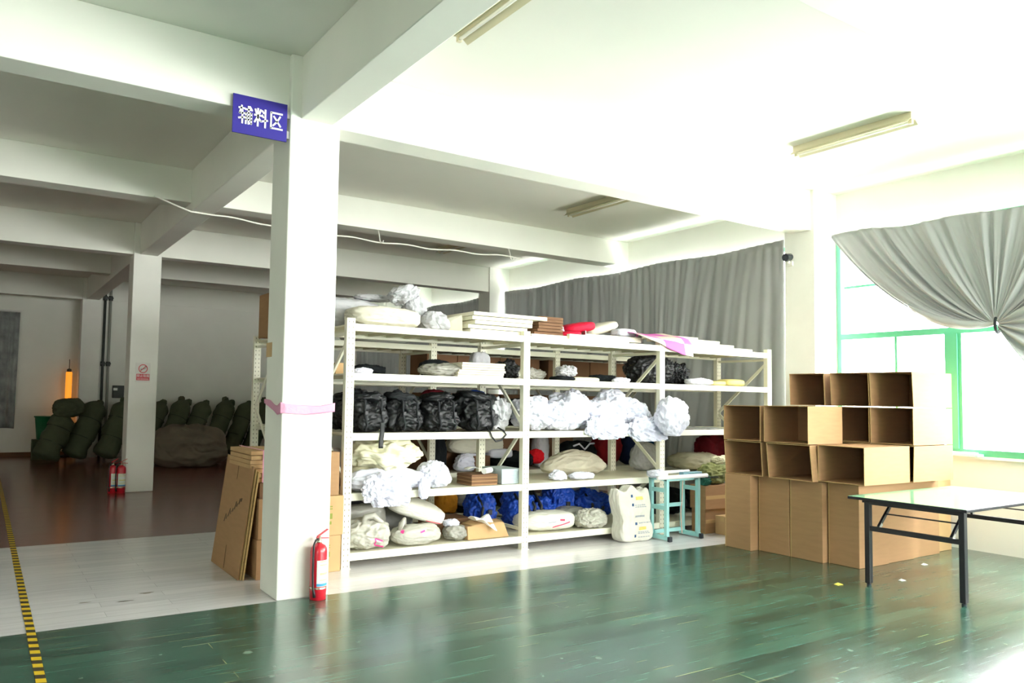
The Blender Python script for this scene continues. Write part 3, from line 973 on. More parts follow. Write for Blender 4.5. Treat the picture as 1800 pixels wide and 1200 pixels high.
QX = [2.80, 4.80, 6.80, 8.80]
QY0, QY1 = 8.22, 9.03
rack('shelving_rack', 'second cream steel shelving rack standing behind the front one', QX, QY0, QY1, LR, 2.25, [0, 0, 1, 0])

# ------------------------------------------------------------------ cartons
def open_carton(label, x0, x1, y0, y1, z0, z1, group, skew=0.0):
    """Carton lying on its side, mouth towards -X, mouth a little out of square."""
    t = wthing('open_carton', label, 'carton', ((x0 + x1) / 2, (y0 + y1) / 2, z0), group)
    th = 0.006
    def pt(x, y, z):
        f = (x1 - x) / (x1 - x0)
        return Vector((x, y + skew * f * ((z - z0) / (z1 - z0) - 0.5), z))
    mb = MB()
    e = 0.001
    for a, b, mi in (((x0, y0 + e, z0 + e), (x1, y0 + th, z1 - e), 0), ((x0, y1 - th, z0 + e), (x1, y1 - e, z1 - e), 0),
                 ((x0, y0 + th, z0 + e), (x1, y1 - th, z0 + th), 0), ((x0, y0 + th, z1 - th), (x1, y1 - th, z1 - e), 0)):
        k = len(mb.v)
        mb.box(a, b, mi)
        for i in range(k, len(mb.v)): mb.v[i] = pt(*mb.v[i])
    mb.build('sleeve', M['card'], t)
    b = MB().box((x1 - th, y0 + th, z0 + th), (x1 - 0.001, y1 - th, z1 - th)).build('base_flaps', M['card'], t)
    # crease lines left by the flaps, one board thickness behind the mouth
    r = MB()
    k = 0
    for a, bb in (((x0 - 0.0015, y0 + e, z0 + e), (x0, y0 + th, z1 - e)), ((x0 - 0.0015, y1 - th, z0 + e), (x0, y1 - e, z1 - e)),
                  ((x0 - 0.0015, y0 + th, z0 + e), (x0, y1 - th, z0 + th)), ((x0 - 0.0015, y0 + th, z1 - th), (x0, y1 - th, z1 - e))):
        k = len(r.v)
        r.box(a, bb)
        for i in range(k, len(r.v)): r.v[i] = pt(*r.v[i])
    r.build('mouth_rim', M['card_edge'], t)
    return t
G1 = 'open cartons stacked on their sides'
open_carton('open carton on its side, lower row, at the end by the racks', 6.98, 7.74, 5.085, 5.545, 0.787, 1.143, G1, 0.02)
open_carton('open carton on its side, lower row, second from the racks', 6.98, 7.74, 4.53, 5.02, 0.787, 1.143, G1, 0.03)
open_carton('open carton on its side low at the near corner, mouth widest', 7.07, 7.86, 4.055, 4.52, 0.795, 1.152, G1, 0.0)
open_carton('open carton on its side, upper front row, by the racks', 6.98, 7.74, 5.10, 5.56, 1.15, 1.522, G1, 0.0)
open_carton('open carton on its side, upper front row, with its lit side bare', 6.98, 7.56, 4.56, 5.06, 1.15, 1.528, G1, 0.0)
rows = [(0.795, 1.152), (1.158, 1.528), (1.536, 1.892)]
names = ['bottom', 'middle', 'top']
for ri, (za, zb) in enumerate(rows):
    for ci, (ya, yb, w) in enumerate(((4.035, 4.465, 'window'), (4.475, 4.895, 'centre'), (4.965, 5.385, 'rack'))):
        open_carton('open carton in the tall rear stack, %s tier, %s end' % (names[ri], w) if w != 'centre' else 'open carton in the tall rear stack, %s tier, in the centre' % names[ri],
                    7.9, 8.66, ya, yb, za, zb, 'open cartons of the rear stack', 0.012 * (ri - 1))

def closed_carton(name, label, x0, x1, y0, y1, z0, z1, group=None, mat='card', rz=0.0, seam=None, prints=None, tape=None, gap=0.0, center=False):
    c = Vector(((x0 + x1) / 2, (y0 + y1) / 2, z0))
    t = thing(name, label, 'carton', c, rz, group)
    hx, hy, h = (x1 - x0) / 2, (y1 - y0) / 2, z1 - z0
    MB().box((-hx, -hy, 0.0005), (hx, hy, h - 0.0005)).build('carton_body', M[mat], t, bevel=0.004)
    if tape:
        MB().box((-hx - 0.0008, -0.03, h * 0.0 + 0.004), (hx + 0.0008, 0.03, h + 0.0008) if False else (-hx + 0.0, 0.03, h + 0.0008)).build('tape_strip', M['tape'], t)
    if seam == 'front':       # long flap seam with tape on the face towards -Y
        MB().box((-hx * 0.96, -hy - 0.001, h * 0.5 - 0.022), (hx * 0.96, -hy, h * 0.5 + 0.022)).build('tape_strip', M['tape'], t)
    if seam == 'top':
        MB().box((-hx, -0.025, h - 0.0005), (hx, 0.025, h + 0.0008)).box((-hx - 0.001, -0.025, h * 0.72), (-hx, 0.025, h)).build('tape_strip', M['tape'], t)
    if seam == 'vert':
        MB().box((-hx - 0.001, hy - 0.012, 0.0), (-hx, hy - 0.004, h * 0.99)).build('glued_seam', M['card_edge'], t)
    if prints:
        m = MB()
        for face, quads in prints[1]:
            for (u0, v0, u1, v1) in quads:
                if face == 'F': m.box((-hx + 2 * hx * u0, -hy - 0.0015, h * v0), (-hx + 2 * hx * u1, -hy - 0.0005, h * v1))
                else: m.box((-hx - 0.0015, hy - 2 * hy * u1, h * v0), (-hx - 0.0005, hy - 2 * hy * u0, h * v1))
        m.build('printed_marks', M[prints[0]], t)
    return t
GU = 'upright cartons under the open ones'
up = [(6.965, 7.46, 5.215, 5.535, 'upright carton at the rack end of the bottom row'),
      (7.085, 7.58, 4.848, 5.203, 'upright carton second from the racks in the bottom row'),
      (7.09, 7.585, 4.49, 4.840, 'upright carton third from the racks in the bottom row'),
      (7.165, 7.672, 4.168, 4.478, 'upright carton at the near corner of the bottom row')]
for x0, x1, y0, y1, lab in up:
    closed_carton('upright_carton', lab, x0, x1, y0, y1, 0, 0.785, GU, seam='vert')
closed_carton('upright_carton', 'upright carton behind the near corner one, facing the window light', 7.68, 8.172, 4.185, 4.50, 0, 0.785, GU)
closed_carton('upright_carton', 'upright carton on the window side, last but one towards the wall', 8.18, 8.70, 4.20, 4.54, 0, 0.785, GU,
              prints=('print_dark', [('F', [(0.1 + 0.02 * (k % 3), 0.62 + k * 0.025, 0.45 + 0.05 * (k % 2), 0.63 + k * 0.025) for k in range(6)])]))
closed_carton('upright_carton', 'shaded upright carton nearest the window wall', 8.72, 9.08, 4.26, 4.62, 0, 0.78, GU, mat='card_pale')
for k, (x0, x1, y0, y1) in enumerate(((7.68, 8.17, 4.56, 5.0), (8.18, 8.66, 4.56, 5.0), (7.68, 8.17, 5.02, 5.4), (8.18, 8.66, 5.02, 5.4))):
    closed_carton('upright_carton', 'upright carton buried in the middle of the stack', x0, x1, y0, y1, 0, 0.785, 'upright cartons hidden in the stack')

# cartons beside the machine stand
closed_carton('carton', 'brown carton on the floor beside the blue stand, under another', 7.36, 7.86, 6.13, 6.33, 0, 0.285, 'cartons beside the blue stand', prints=('print_green', [('S', [(0.3, 0.2, 0.5, 0.35), (0.35, 0.45, 0.6, 0.6), (0.3, 0.68, 0.5, 0.8)])]), seam='front')
closed_carton('carton', 'brown carton with green mark, upper of two beside the blue stand', 7.33, 7.84, 6.10, 6.33, 0.286, 0.565, 'cartons beside the blue stand', prints=('print_green', [('S', [(0.3, 0.3, 0.45, 0.45), (0.3, 0.55, 0.62, 0.68), (0.5, 0.3, 0.6, 0.5)])]), seam='front')
closed_carton('carton', 'small low carton between the blue stand and the tall carton stack', 7.50, 7.95, 5.90, 6.10, 0, 0.215, 'cartons beside the blue stand', mat='card_pale', seam='top')

# cartons behind the near column
prn = [('F', [(0.28, 0.72, 0.72, 0.75), (0.28, 0.66, 0.72, 0.69), (0.3, 0.4, 0.42, 0.56), (0.47, 0.4, 0.53, 0.56), (0.58, 0.42, 0.72, 0.56), (0.3, 0.28, 0.7, 0.36)])]
GC = 'cartons stacked behind the near column'
closed_carton('carton', 'printed carton on the floor between near column and rack post', 2.43, 2.79, 6.31, 6.85, 0, 0.32, GC, prints=('print_green', prn), mat='card_pale')
closed_carton('carton', 'printed carton, second up between near column and rack post', 2.43, 2.805, 6.30, 6.86, 0.321, 0.665, GC, prints=('print_green', prn), mat='card_pale')
closed_carton('carton', 'plain carton on top of the printed pair beside the rack post', 2.44, 2.765, 6.32, 6.8, 0.666, 1.05, GC)
closed_carton('carton', 'floor carton half hidden by the leaning folded carton', 2.03, 2.42, 6.31, 6.85, 0, 0.33, GC)
closed_carton('carton', 'second carton half hidden by the leaning folded carton', 2.04, 2.42, 6.32, 6.85, 0.331, 0.67, GC)
closed_carton('carton', 'flat carton under the tied bundle left of the near column', 2.05, 2.41, 6.34, 6.85, 0.671, 0.80, GC, mat='card_dark')
# bundle of folded cartons, tied
t = wthing('carton_bundle', 'tied bundle of folded cartons on top of the cartons left of the near column', 'cardboard bundle', (2.2, 6.7, 0.80))
for k in range(7):
    dx, dy = random.uniform(-.015, .015), random.uniform(-.03, .03)
    MB().box((2.0 + dx, 6.42 + dy, 0.802 + k * 0.038), (2.40 + dx, 7.05 + dy, 0.802 + k * 0.038 + 0.033)).build('folded_sheet', M['card_pale'], t)
MB().box((2.085, 6.385, 0.80), (2.097, 6.39, 1.072)).box((2.085, 6.385, 1.070), (2.097, 7.09, 1.074)).build('tie_string', M['pink_plastic'], t)
# folded carton leaning
def lean(z0, off):
    a = Vector((1.895 + off, 6.375, 0.0)); 
    return [(1.895 + off, 6.375, 0.002), (1.895 + off, 7.22, 0.002), (2.0 + off, 7.15, 0.985), (2.0 + off, 6.36, 0.935)]
t = wthing('folded_carton', 'big folded carton leaning beside the near column', 'cardboard', (1.93, 6.8, 0))
for k in range(3):
    q = [Vector(p) for p in lean(0, k * 0.018)]
    if k: q = [v + Vector((0, -0.012 * k if v.y < 6.8 else 0.03 * k, -0.02 * k if v.z > .5 else 0)) for v in q]
    w = [v + Vector((0.012, 0, 0)) for v in q]
    MB().add(q + w, [(0, 1, 2, 3), (7, 6, 5, 4), (0, 4, 5, 1), (1, 5, 6, 2), (2, 6, 7, 3), (3, 7, 4, 0)]).build('board_layer', M['card'] if k == 0 else M['card_edge'], t)
mk = MB()
for k in range(9):
    y = 6.98 - 0.052 * k; z = 0.40 + 0.028 * k; x = 1.895 + 0.105 * z / 0.96 - 0.0025
    hgt = (0.07, 0.03, 0.075, 0.03, 0.03, 0.07, 0.03, 0.05, 0.03)[k]
    mk.bar((x, y, z), (x + hgt * 0.109, y - hgt * 0.55, z + hgt), 0.003, 0.011)
mk.build('printed_marks', M['print_dark'], t)
MB().bar((1.895 + 0.002 - 0.002, 6.80, 0.02), (1.9 - 0.002 + 0.016, 6.80, 0.22), 0.002, 0.004).bar((1.98 - 0.002, 6.76, 0.8), (1.995 - 0.002, 6.76, 0.93), 0.002, 0.004).build('slot_cut', M['print_dark'], t)

# ------------------------------------------------------------------ folding table
TR = math.radians(0.8)
t = thing('folding_table', 'folding table with mint top and black legs by the window', 'table', (6.555, 3.915, 0), TR)
TL, TW, TH = 1.86, 0.945, 0.75
def tl(x, y, z): return (x, y, z)
MB().box((0, -TW, TH - 0.024), (TL, 0, TH - 0.001)).build('edge_band', M['table_edge'], t, bevel=0.003)
MB().box((0.003, -TW + 0.003, TH - 0.001), (TL - 0.003, -0.003, TH + 0.0012)).build('tabletop', M['table_top'], t)
ly = (-0.155, -0.895)
for li, lx in enumerate((0.022, TL - 0.15)):
    for y in ly:
        l = MB().box((lx, y - 0.022, 0.022), (lx + 0.05, y + 0.022, TH - 0.03)).build('leg', M['table_leg'], t, bevel=0.004)
        MB().lathe([(0.016, 0), (0.018, 0.004), (0.018, 0.014), (0.009, 0.016), (0.009, 0.024)], (lx + 0.025, y, 0), 12).build('foot', M['rubber'], l)
    MB().box((lx + 0.005, ly[1] + 0.022, 0.47), (lx + 0.045, ly[0] - 0.022, 0.51)).build('crossbar', M['table_leg'], t, bevel=0.003)
    MB().box((lx + 0.002, ly[1] - 0.02, TH - 0.055), (lx + 0.05, ly[0] + 0.02, TH - 0.026)).build('top_rail', M['table_leg'], t)
    s = 1 if li == 0 else -1
    for y in (ly[0] - 0.085, ly[1] + 0.085):
        b = MB().bar((lx + 0.03, y, 0.51), (lx + 0.025 + s * 0.24, y, TH - 0.03), 0.018, 0.026).build('folding_brace', M['table_leg'], t)
        MB().bar((lx + 0.03, y, 0.505), (lx + 0.04 + s * 0.03, y, 0.535), 0.024, 0.026).build('hinge', M['bolt'], b)
    MB().bar((lx + 0.03 + s * 0.11, ly[0] - 0.085, 0.615), (lx + 0.03 + s * 0.11, ly[1] + 0.085, 0.615), 0.011, 0.011).build('brace_rod', M['table_leg'], t)
MB().box((0.07, -0.12, TH - 0.05), (TL - 0.16, -0.09, TH - 0.025)).box((0.07, -TW + 0.09, TH - 0.05), (TL - 0.16, -TW + 0.12, TH - 0.025)).build('side_rail', M['table_leg'], t)

# ------------------------------------------------------------------ blue machine stand
t = wthing('machine_stand', 'pale blue steel stand carrying white rails in front of the rack', 'stand', (6.9, 6.12, 0))
for (xa, xb) in ((6.56, 6.60), (7.07, 7.11)):
    for y in (6.01, 6.235):
        MB().box((xa, y - 0.022, 0.045), (xb, y + 0.022, 0.68)).build('upright', M['stand'], t, bevel=0.003)
    b = MB().box((xa, 5.98, 0.012), (xb, 6.27, 0.06)).build('base_bar', M['stand'], t, bevel=0.003)
    MB().box((xa - 0.004, 5.945, 0.0), (xb + 0.004, 5.98, 0.055)).build('foot_cap', M['rubber'], b, bevel=0.006)
    for z in (0.34, 0.535) if xa < 7 else (0.535,):
        MB().box((xa + 0.004, 6.032, z), (xb - 0.004, 6.213, z + 0.045)).build('rung', M['stand'], t)
    MB().box((xa, 5.99, 0.665), (xb, 6.26, 0.69)).build('top_bar', M['stand'], t)
for y, z in ((6.2, 0.34), (6.2, 0.055), (6.05, 0.655)):
    MB().box((6.60, y, z), (7.07, y + 0.03, z + 0.04)).build('cross_beam', M['stand'], t)
MB().tube([(6.83, 6.0, 0.66), (6.835, 6.02, 0.4), (6.83, 6.03, 0.3), (6.84, 6.02, 0.07)], 0.005, 6).build('pull_cord', M['salmon'], t)
MB().tube([(6.42, 5.99, 0.705), (7.22, 5.99, 0.705)], 0.024, 14).build('front_rail', M['stand_white'], t, smooth=True)
MB().tube([(6.5, 6.22, 0.735), (7.18, 6.22, 0.735)], 0.020, 14).build('rear_rail', M['stand_white'], t, smooth=True)
MB().box((6.98, 6.12, 0.69), (7.3, 6.19, 0.735)).build('slide_block', M['stand_blue'], t, bevel=0.006)
m = part_lump('yarn_tangle', t, (6.53, 6.1, 0.692), (0.22, 0.2, 0.085), 'white_cloth', 51, amp=0.25, ridge=0.2, rfreq=7, d=5)
k = MB()
for i in range(16):
    x = 7.18 + i * 0.014
    k.bar((x, 5.985, 0.69), (x + 0.004, 5.96, 0.675), 0.004, 0.004)
k.build('needle_row', M['charcoal'], t)

# ------------------------------------------------------------------ goods in front of the rack: standing sack
sack = wthing('sack', 'tall white printed sack standing on the floor before the rack', 'sack', (6.26, 6.22, 0))
def sackf():
    vs, fs = ico(6)
    out = []
    for p in vs:
        m = max(abs(p.x), abs(p.y), abs(p.z))
        n = 7.0
        l = (abs(p.x) ** n + abs(p.y) ** n + abs(p.z) ** n) ** (1 / n)
        q = p / l
        h = (max(-1, min(1, q.z)) + 1) / 2
        wd = 0.232 * (1.06 - 0.16 * math.exp(-((h - 0.42) / 0.16) ** 2) - 0.02 * h)
        lean_ = -0.07 * h ** 1.2
        k = noise.fractal(p * 2.3 + Vector((3, 1, 5)), 1.0, 2.0, 4) * 0.012 + (0.5 - abs(noise.noise(p * 4.5))) * 0.010
        x = 6.270 + q.x * wd + lean_ + p.x * k
        y = 6.215 + q.y * 0.10 * (1 - 0.45 * max(0, h - 0.55) + 0.25 * max(0, 0.25 - h)) + p.y * k
        zz = h * 0.585 + p.z * k
        if h > 0.8: zz += (h - 0.8) * 5 * (0.025 * noise.noise(Vector((x * 9, y * 9, 2))) + 0.03 * math.cos((x - 6.2) * 26) - 0.01)
        out.append(Vector((x, y, max(0.001, zz))))
    return out, fs
vs, fs = sackf()
sb = MB().add(vs, fs).build('sack_body', M['sack_white'], sack, smooth=True)
def rect(x0, z0, x1, z1): return [(x0, z0), (x1, z0), (x1, z1), (x0, z1)]
sh = [(rect(6.26, 0.13, 6.37, 0.165), 0), (rect(6.22, 0.46, 6.33, 0.495), 0)]
for z, w, x in ((0.205, 0.2, 6.25), (0.105, 0.16, 6.25), (0.09, 0.18, 6.25), (0.40, 0.16, 6.2), (0.38, 0.17, 6.2), (0.05, 0.18, 6.25)):
    for j in range(5): sh.append((rect(x + j * w / 5, z, x + j * w / 5 + w / 5 * 0.8, z + 0.008), 2))
for j in range(8): sh.append((rect(6.2 + j * 0.018, 0.272, 6.213 + j * 0.018, 0.292), 2))
for x, z in ((6.195, 0.19), (6.19, 0.055), (6.16, 0.395), (6.15, 0.49)):
    sh.append((rect(x, z, x + 0.028, z + 0.03), 1))
wrap_decal('printed_marks', sb, sh, [M['orange_print'], M['blue_print'], M['grey_print']])

# ------------------------------------------------------------------ goods on the front rack
# ---- bottom shelf
z1, z2, z3, z4, z5 = LV
def poly_bag(label, c, size, seed, prints=None, mat='poly_bag', **kw):
    kw.setdefault('freq', 1.5); kw.setdefault('rfreq', 2.2)
    t = wthing('plastic_bag', label, 'plastic bag', c)
    b = part_lump('bag_body', t, c, size, mat, seed, **kw)
    if prints:
        wrap_decal('printed_marks', b, prints[1], [M[prints[0]]], parent=b)
    return t, b
t, b = poly_bag('translucent carrier bag with pink print at the rack end of the bottom shelf', (3.13, 6.49, z1), (0.44, 0.3, 0.27), 3, amp=0.16, ridge=0.12, d=6,
         prints=('pink_print', [(stroke((3.16, 0.185), (3.28, 0.15), 0.014), 0), (stroke((3.16, 0.185), (3.15, 0.25), 0.014), 0), (stroke((3.15, 0.25), (3.24, 0.215), 0.012), 0)]))
MB().tube([(3.05, 6.44, 0.36), (3.08, 6.42, 0.44), (3.16, 6.42, 0.45), (3.24, 6.42, 0.38), (3.30, 6.42, 0.30)], [0.02, 0.028, 0.03, 0.026, 0.02], 8).build('bag_handle', M['poly_bag'], t, smooth=True)
poly_bag('square clear bag standing behind the carrier bag on the bottom shelf', (3.22, 6.80, z1), (0.46, 0.24, 0.36), 4, n=5, amp=0.08, ridge=0.06, mat='clear_bag')
t, b = poly_bag('white carrier bag with pink dashes below the long pillow', (3.64, 6.47, z1), (0.52, 0.26, 0.19), 5, amp=0.12, ridge=0.08, d=6,
         prints=('pink_print', [(stroke((3.62, 0.27), (3.67, 0.285), 0.016), 0), (stroke((3.44, 0.27), (3.46, 0.30), 0.02), 0)]))
MB().tube([(3.44, 6.42, 0.30), (3.45, 6.4, 0.36), (3.48, 6.41, 0.39), (3.5, 6.43, 0.33)], [0.02, 0.03, 0.025, 0.012], 8).build('bag_handle', M['poly_bag'], t, smooth=True)
t = wthing('pillow_pack', 'long white pillow pack with a red stroke sloping down the bottom shelf', 'pillow', (3.72, 6.75, 0.2))
b = part_lump('pillow_body', t, (3.74, 6.72, 0.30), (0.62, 0.50, 0.16), 'sack_white', 6, n=4, amp=0.05, ridge=0.03, rot=(0.14, 0.30, -0.12), d=6)
wrap_decal('printed_stroke', b, [(stroke((3.76, 0.35), (3.96, 0.30), 0.008), 0)], [M['red_print']], parent=b)
poly_bag('small clear bag of parts beside the tan carton flap', (4.10, 6.50, z1), (0.24, 0.2, 0.15), 7, amp=0.2, ridge=0.15, mat='clear_bag')
lump('crumpled_paper', 'crumpled white wrapping at the top of the small clear bag', 'paper', (4.07, 6.52, z1 + 0.13), (0.16, 0.12, 0.07), 'white_cloth', 8, amp=0.3, ridge=0.25, rfreq=5)
# tan box and white paper
t = wthing('flat_box', 'low tan box with bent lid on the bottom shelf', 'box', (4.44, 6.5, z1))
MB().add([(4.20, 6.40, z1 + 0.002), (4.70, 6.40, z1 + 0.002), (4.70, 6.66, z1 + 0.002), (4.20, 6.66, z1 + 0.002), (4.195, 6.41, z1 + 0.135), (4.64, 6.41, z1 + 0.15), (4.68, 6.6, z1 + 0.16), (4.20, 6.6, z1 + 0.13)],
         [(0, 3, 2, 1), (0, 1, 5, 4), (1, 2, 6, 5), (2, 3, 7, 6), (3, 0, 4, 7), (4, 5, 6, 7)]).build('box_body', M['card_pale'], t, bevel=0.004)
MB().grid(lambda u, v: (4.24 + 0.36 * u, 6.385 + 0.2 * v, z1 + 0.142 + 0.03 * math.sin(u * PI) * v + 0.012 * u), 10, 6).build('lid_flap', M['card_pale'], t, smooth=True, solid=0.004)
o = MB().grid(lambda u, v: (4.27 + 0.24 * u - 0.0 * v, 6.36 + 0.16 * v - 0.02 * u, z1 + 0.20 - 0.10 * (u * 0.9) * (1 - v) + 0.03 * math.sin(u * 5 + v * 3)), 14, 8).build('paper_sheet', M['paper'], smooth=True, solid=0.003)
tag(o, 'crumpled white paper sheet lying over the low tan box', 'paper')
lump('grey_fabric', 'folded grey fabric stack at the back of the bottom shelf by the end post', 'fabric', (3.10, 6.98, z1), (0.42, 0.22, 0.40), 'charcoal', 9, n=4.5, amp=0.06, ridge=0.04, stripe=(2, 26, 0.02))
lump('grey_fabric', 'drab grey fabric behind the pillow pack on the bottom shelf', 'fabric', (3.62, 7.0, z1), (0.5, 0.2, 0.34), 'grey_cloth', 10, n=4, amp=0.08, ridge=0.05)
closed_carton('carton', 'brown carton low at the back of the bottom shelf near the first inner post', 4.02, 4.5, 6.80, 7.1, z1, z1 + 0.15, mat='card_dark')
# blue nylon bags
def buckled_bag(label, c, size, seed, mat='blue_nylon', strapmat='black_nylon', nb=3):
    t = wthing('nylon_bag', label, 'bag', c, 'blue nylon bags on the bottom shelf')
    b = part_lump('bag_body', t, c, size, mat, seed, amp=0.22, ridge=0.14, rfreq=3.2, d=6)
    y = c[1] - size[1] / 2
    for k in range(nb):
        x = c[0] - size[0] * 0.3 + k * size[0] * 0.28
        MB().tube([(x, y + 0.10, c[2] + size[2] * 0.95), (x + 0.02, y - 0.01, c[2] + size[2] * 0.6), (x - 0.015, y - 0.02, c[2] + size[2] * 0.3), (x + 0.03, y - 0.005, c[2] + 0.02)], [0.014, 0.018, 0.014, 0.01], 6).build('strap', M[strapmat], t, smooth=True)
    MB().box((c[0] - 0.02, y - 0.035, c[2] + size[2] * 0.42), (c[0] + 0.03, y - 0.015, c[2] + size[2] * 0.55)).build('buckle', M['black'], t, bevel=0.004)
    return t
buckled_bag('blue nylon bag with black straps left of the middle post', (4.68, 6.92, z1), (0.30, 0.34, 0.42), 11, nb=1)
buckled_bag('blue nylon bag with a tangle of black straps against the middle post', (5.13, 6.84, z1), (0.32, 0.36, 0.40), 12, nb=4)
buckled_bag('blue nylon bag just right of the middle post, rolled', (5.47, 6.88, z1), (0.34, 0.34, 0.30), 13, nb=1)
buckled_bag('tall folded blue nylon bag leaning in the middle bay', (5.78, 6.92, z1), (0.34, 0.3, 0.46), 14, nb=0)
buckled_bag('blue nylon bag with black mesh end near the standing sack', (6.22, 6.86, z1), (0.50, 0.36, 0.34), 15, nb=1)
lump('plastic_film', 'grey plastic film bunched at the back of the bottom shelf', 'plastic film', (6.1, 7.08, z1), (0.9, 0.12, 0.44), 'grey_cloth', 16, n=3.5)
t = wthing('pillow_pack', 'white pillow pack with red writing right of the middle post', 'pillow', (5.32, 6.55, z1))
b = part_lump('pillow_body', t, (5.30, 6.58, z1), (0.70, 0.36, 0.20), 'sack_white', 17, n=3, amp=0.07, ridge=0.05, d=6, rot=(0, 0, -0.15))
wrap_decal('printed_marks', b, [(stroke((5.28, 0.185), (5.5, 0.235), 0.012), 0), (stroke((5.37, 0.262), (5.43, 0.258), 0.02), 0), (stroke((5.22, 0.24), (5.32, 0.245), 0.008), 1)], [M['red_print'], M['grey_print']], parent=b)
poly_bag('printed clear bag lying behind the overhanging plastic bag', (5.78, 6.72, z1), (0.5, 0.3, 0.20), 18, amp=0.1, ridge=0.08, mat='clear_bag', prints=('blue_print', [(stroke((5.75, 0.27), (5.84, 0.30), 0.008), 0)]))
t = wthing('plastic_bag', 'thin white plastic bag hanging over the shelf edge beside the sack', 'plastic bag', (5.88, 6.43, z1))
part_lump('bag_body', t, (5.86, 6.46, z1), (0.40, 0.26, 0.20), 'poly_bag', 19, amp=0.2, ridge=0.16, d=6, drop=(6.34, 0.09))
MB().tube([(5.8, 6.4, 0.25), (5.79, 6.36, 0.32), (5.86, 6.35, 0.335), (5.89, 6.36, 0.27)], [0.015, 0.024, 0.024, 0.012], 8).build('bag_handle', M['poly_bag'], t, smooth=True)
# bay three, bottom
lump('dark_bundle', 'dark bundle on the bottom shelf behind the blue stand', 'bundle', (7.35, 6.85, z1), (0.75, 0.5, 0.34), 'black_cloth', 20)
lump('grey_fabric', 'dark grey cloth on the bottom shelf behind the stacked cartons', 'fabric', (8.2, 6.85, z1), (0.8, 0.5, 0.32), 'charcoal', 21)

# ---- second shelf
t = wthing('yarn_heap', 'cream yarn heap in soft coils on the second shelf', 'yarn', (3.33, 6.6, z2))
part_lump('yarn_coils', t, (3.36, 6.60, z2 + 0.18), (0.72, 0.46, 0.28), 'cream_cloth', 22, n=2.4, amp=0.35, freq=1.5, ridge=0.22, rfreq=2.2, d=6, stripe=(0, 15, 0.04))
part_lump('yarn_coils', t, (3.30, 6.72, z2), (0.62, 0.4, 0.24), 'cream_cloth', 23, n=2.6, amp=0.12, ridge=0.08, d=5)
t = wthing('net_heap', 'white net fabric heap spilling over the second shelf edge', 'fabric', (3.4, 6.42, z2))
part_lump('net_fold', t, (3.28, 6.46, z2), (0.80, 0.34, 0.19), 'white_cloth', 24, amp=0.28, freq=1.6, ridge=0.2, rfreq=2.6, d=6)
part_lump('net_fold', t, (3.84, 6.50, z2), (0.40, 0.32, 0.25), 'white_cloth', 25, amp=0.12, ridge=0.10, taper=0.35, d=6, stripe=(0, 20, 0.015))
part_lump('net_fold', t, (3.22, 6.258, 0.545), (0.46, 0.11, 0.30), 'white_cloth', 26, amp=0.7, freq=3, ridge=0.35, rfreq=4, d=6, stripe=(0, 12, 0.12))
part_lump('net_fold', t, (3.63, 6.305, 0.585), (0.12, 0.05, 0.20), 'white_cloth', 27, amp=0.3, ridge=0.2, rfreq=4, d=5)
lump('fabric_bag', 'mauve grey fabric bag behind the end post on the second shelf', 'bag', (2.98, 6.98, z2), (0.3, 0.3, 0.36), 'mauve_grey', 28)
t = wthing('carton_flats', 'small stack of brown carton flats on the second shelf', 'cardboard', (4.40, 6.6, z2))
for k in range(9):
    j = random.uniform(-.006, .006)
    MB().box((4.245 + j, 6.42 + j, z2 + 0.001 + k * 0.0118), (4.56 + j, 6.70 + j, z2 + 0.0125 + k * 0.0118)).build('flat_sheet', M['card_dark'] if k % 3 else M['card'], t)
t = wthing('paper_roll', 'roll of white tape lying on the brown carton flats', 'roll', (4.47, 6.52, z2 + 0.107))
MB().tube([(4.42, 6.46, z2 + 0.138), (4.555, 6.54, z2 + 0.138)], 0.03, 16).build('roll_body', M['paper'], t, smooth=False)
MB().grid(lambda u, v: (4.42 - 0.18 * u, 6.47 + 0.09 * v + 0.01 * u, z2 + 0.158 + 0.035 * math.sin(u * 3.2) * u), 10, 4).build('loose_end', M['paper'], t, smooth=True, solid=0.002)
t = wthing('paper_stack', 'stack of pale blue sheets beside the middle post on the second shelf', 'paper stack', (4.73, 6.6, z2))
for k in range(11):
    j = random.uniform(-.004, .004)
    MB().box((4.615 + j, 6.42 + j, z2 + 0.001 + k * 0.0138), (4.878 + j, 6.78, z2 + 0.0143 + k * 0.0138)).build('sheet_bundle', M['pale_blue_paper'], t)
t = wthing('canvas_cover', 'beige canvas cover thrown over a heap in the middle bay', 'canvas', (6.0, 6.9, z2))
part_lump('canvas_sheet', t, (6.0, 6.90, z2), (1.2, 0.5, 0.29), 'canvas', 30, n=2.2, amp=0.06, ridge=0.10, rfreq=2.0, taper=0.55, d=6)
lump('white_scrap', 'crumpled white cloth scrap on the empty part of the second shelf, nearer the middle post', 'cloth', (5.45, 6.53, z2), (0.26, 0.16, 0.10), 'white_cloth', 31, amp=0.3, ridge=0.2, taper=0.4)
lump('white_scrap', 'flat white cloth scrap on the second shelf, lying right of the crumpled one', 'cloth', (5.76, 6.50, z2), (0.34, 0.16, 0.075), 'white_cloth', 32, amp=0.25, ridge=0.2)
lump('khaki_clothes', 'khaki garments heaped on the second shelf behind the blue stand', 'clothes', (8.0, 6.85, z2), (0.72, 0.5, 0.22), 'khaki', 33, amp=0.16, ridge=0.14)
lump('red_clothes', 'dark red garments hanging thick beside the tall carton stack', 'clothes', (8.52, 6.98, z2 + 0.0), (0.56, 0.3, 0.45), 'maroon', 34, amp=0.14, ridge=0.1)
lump('grey_sheet', 'grey plastic sheet bunched behind the middle post of the third bay', 'plastic film', (7.25, 7.0, z2), (0.5, 0.2, 0.36), 'grey_cloth', 35, amp=0.15, ridge=0.12, taper=0.3)
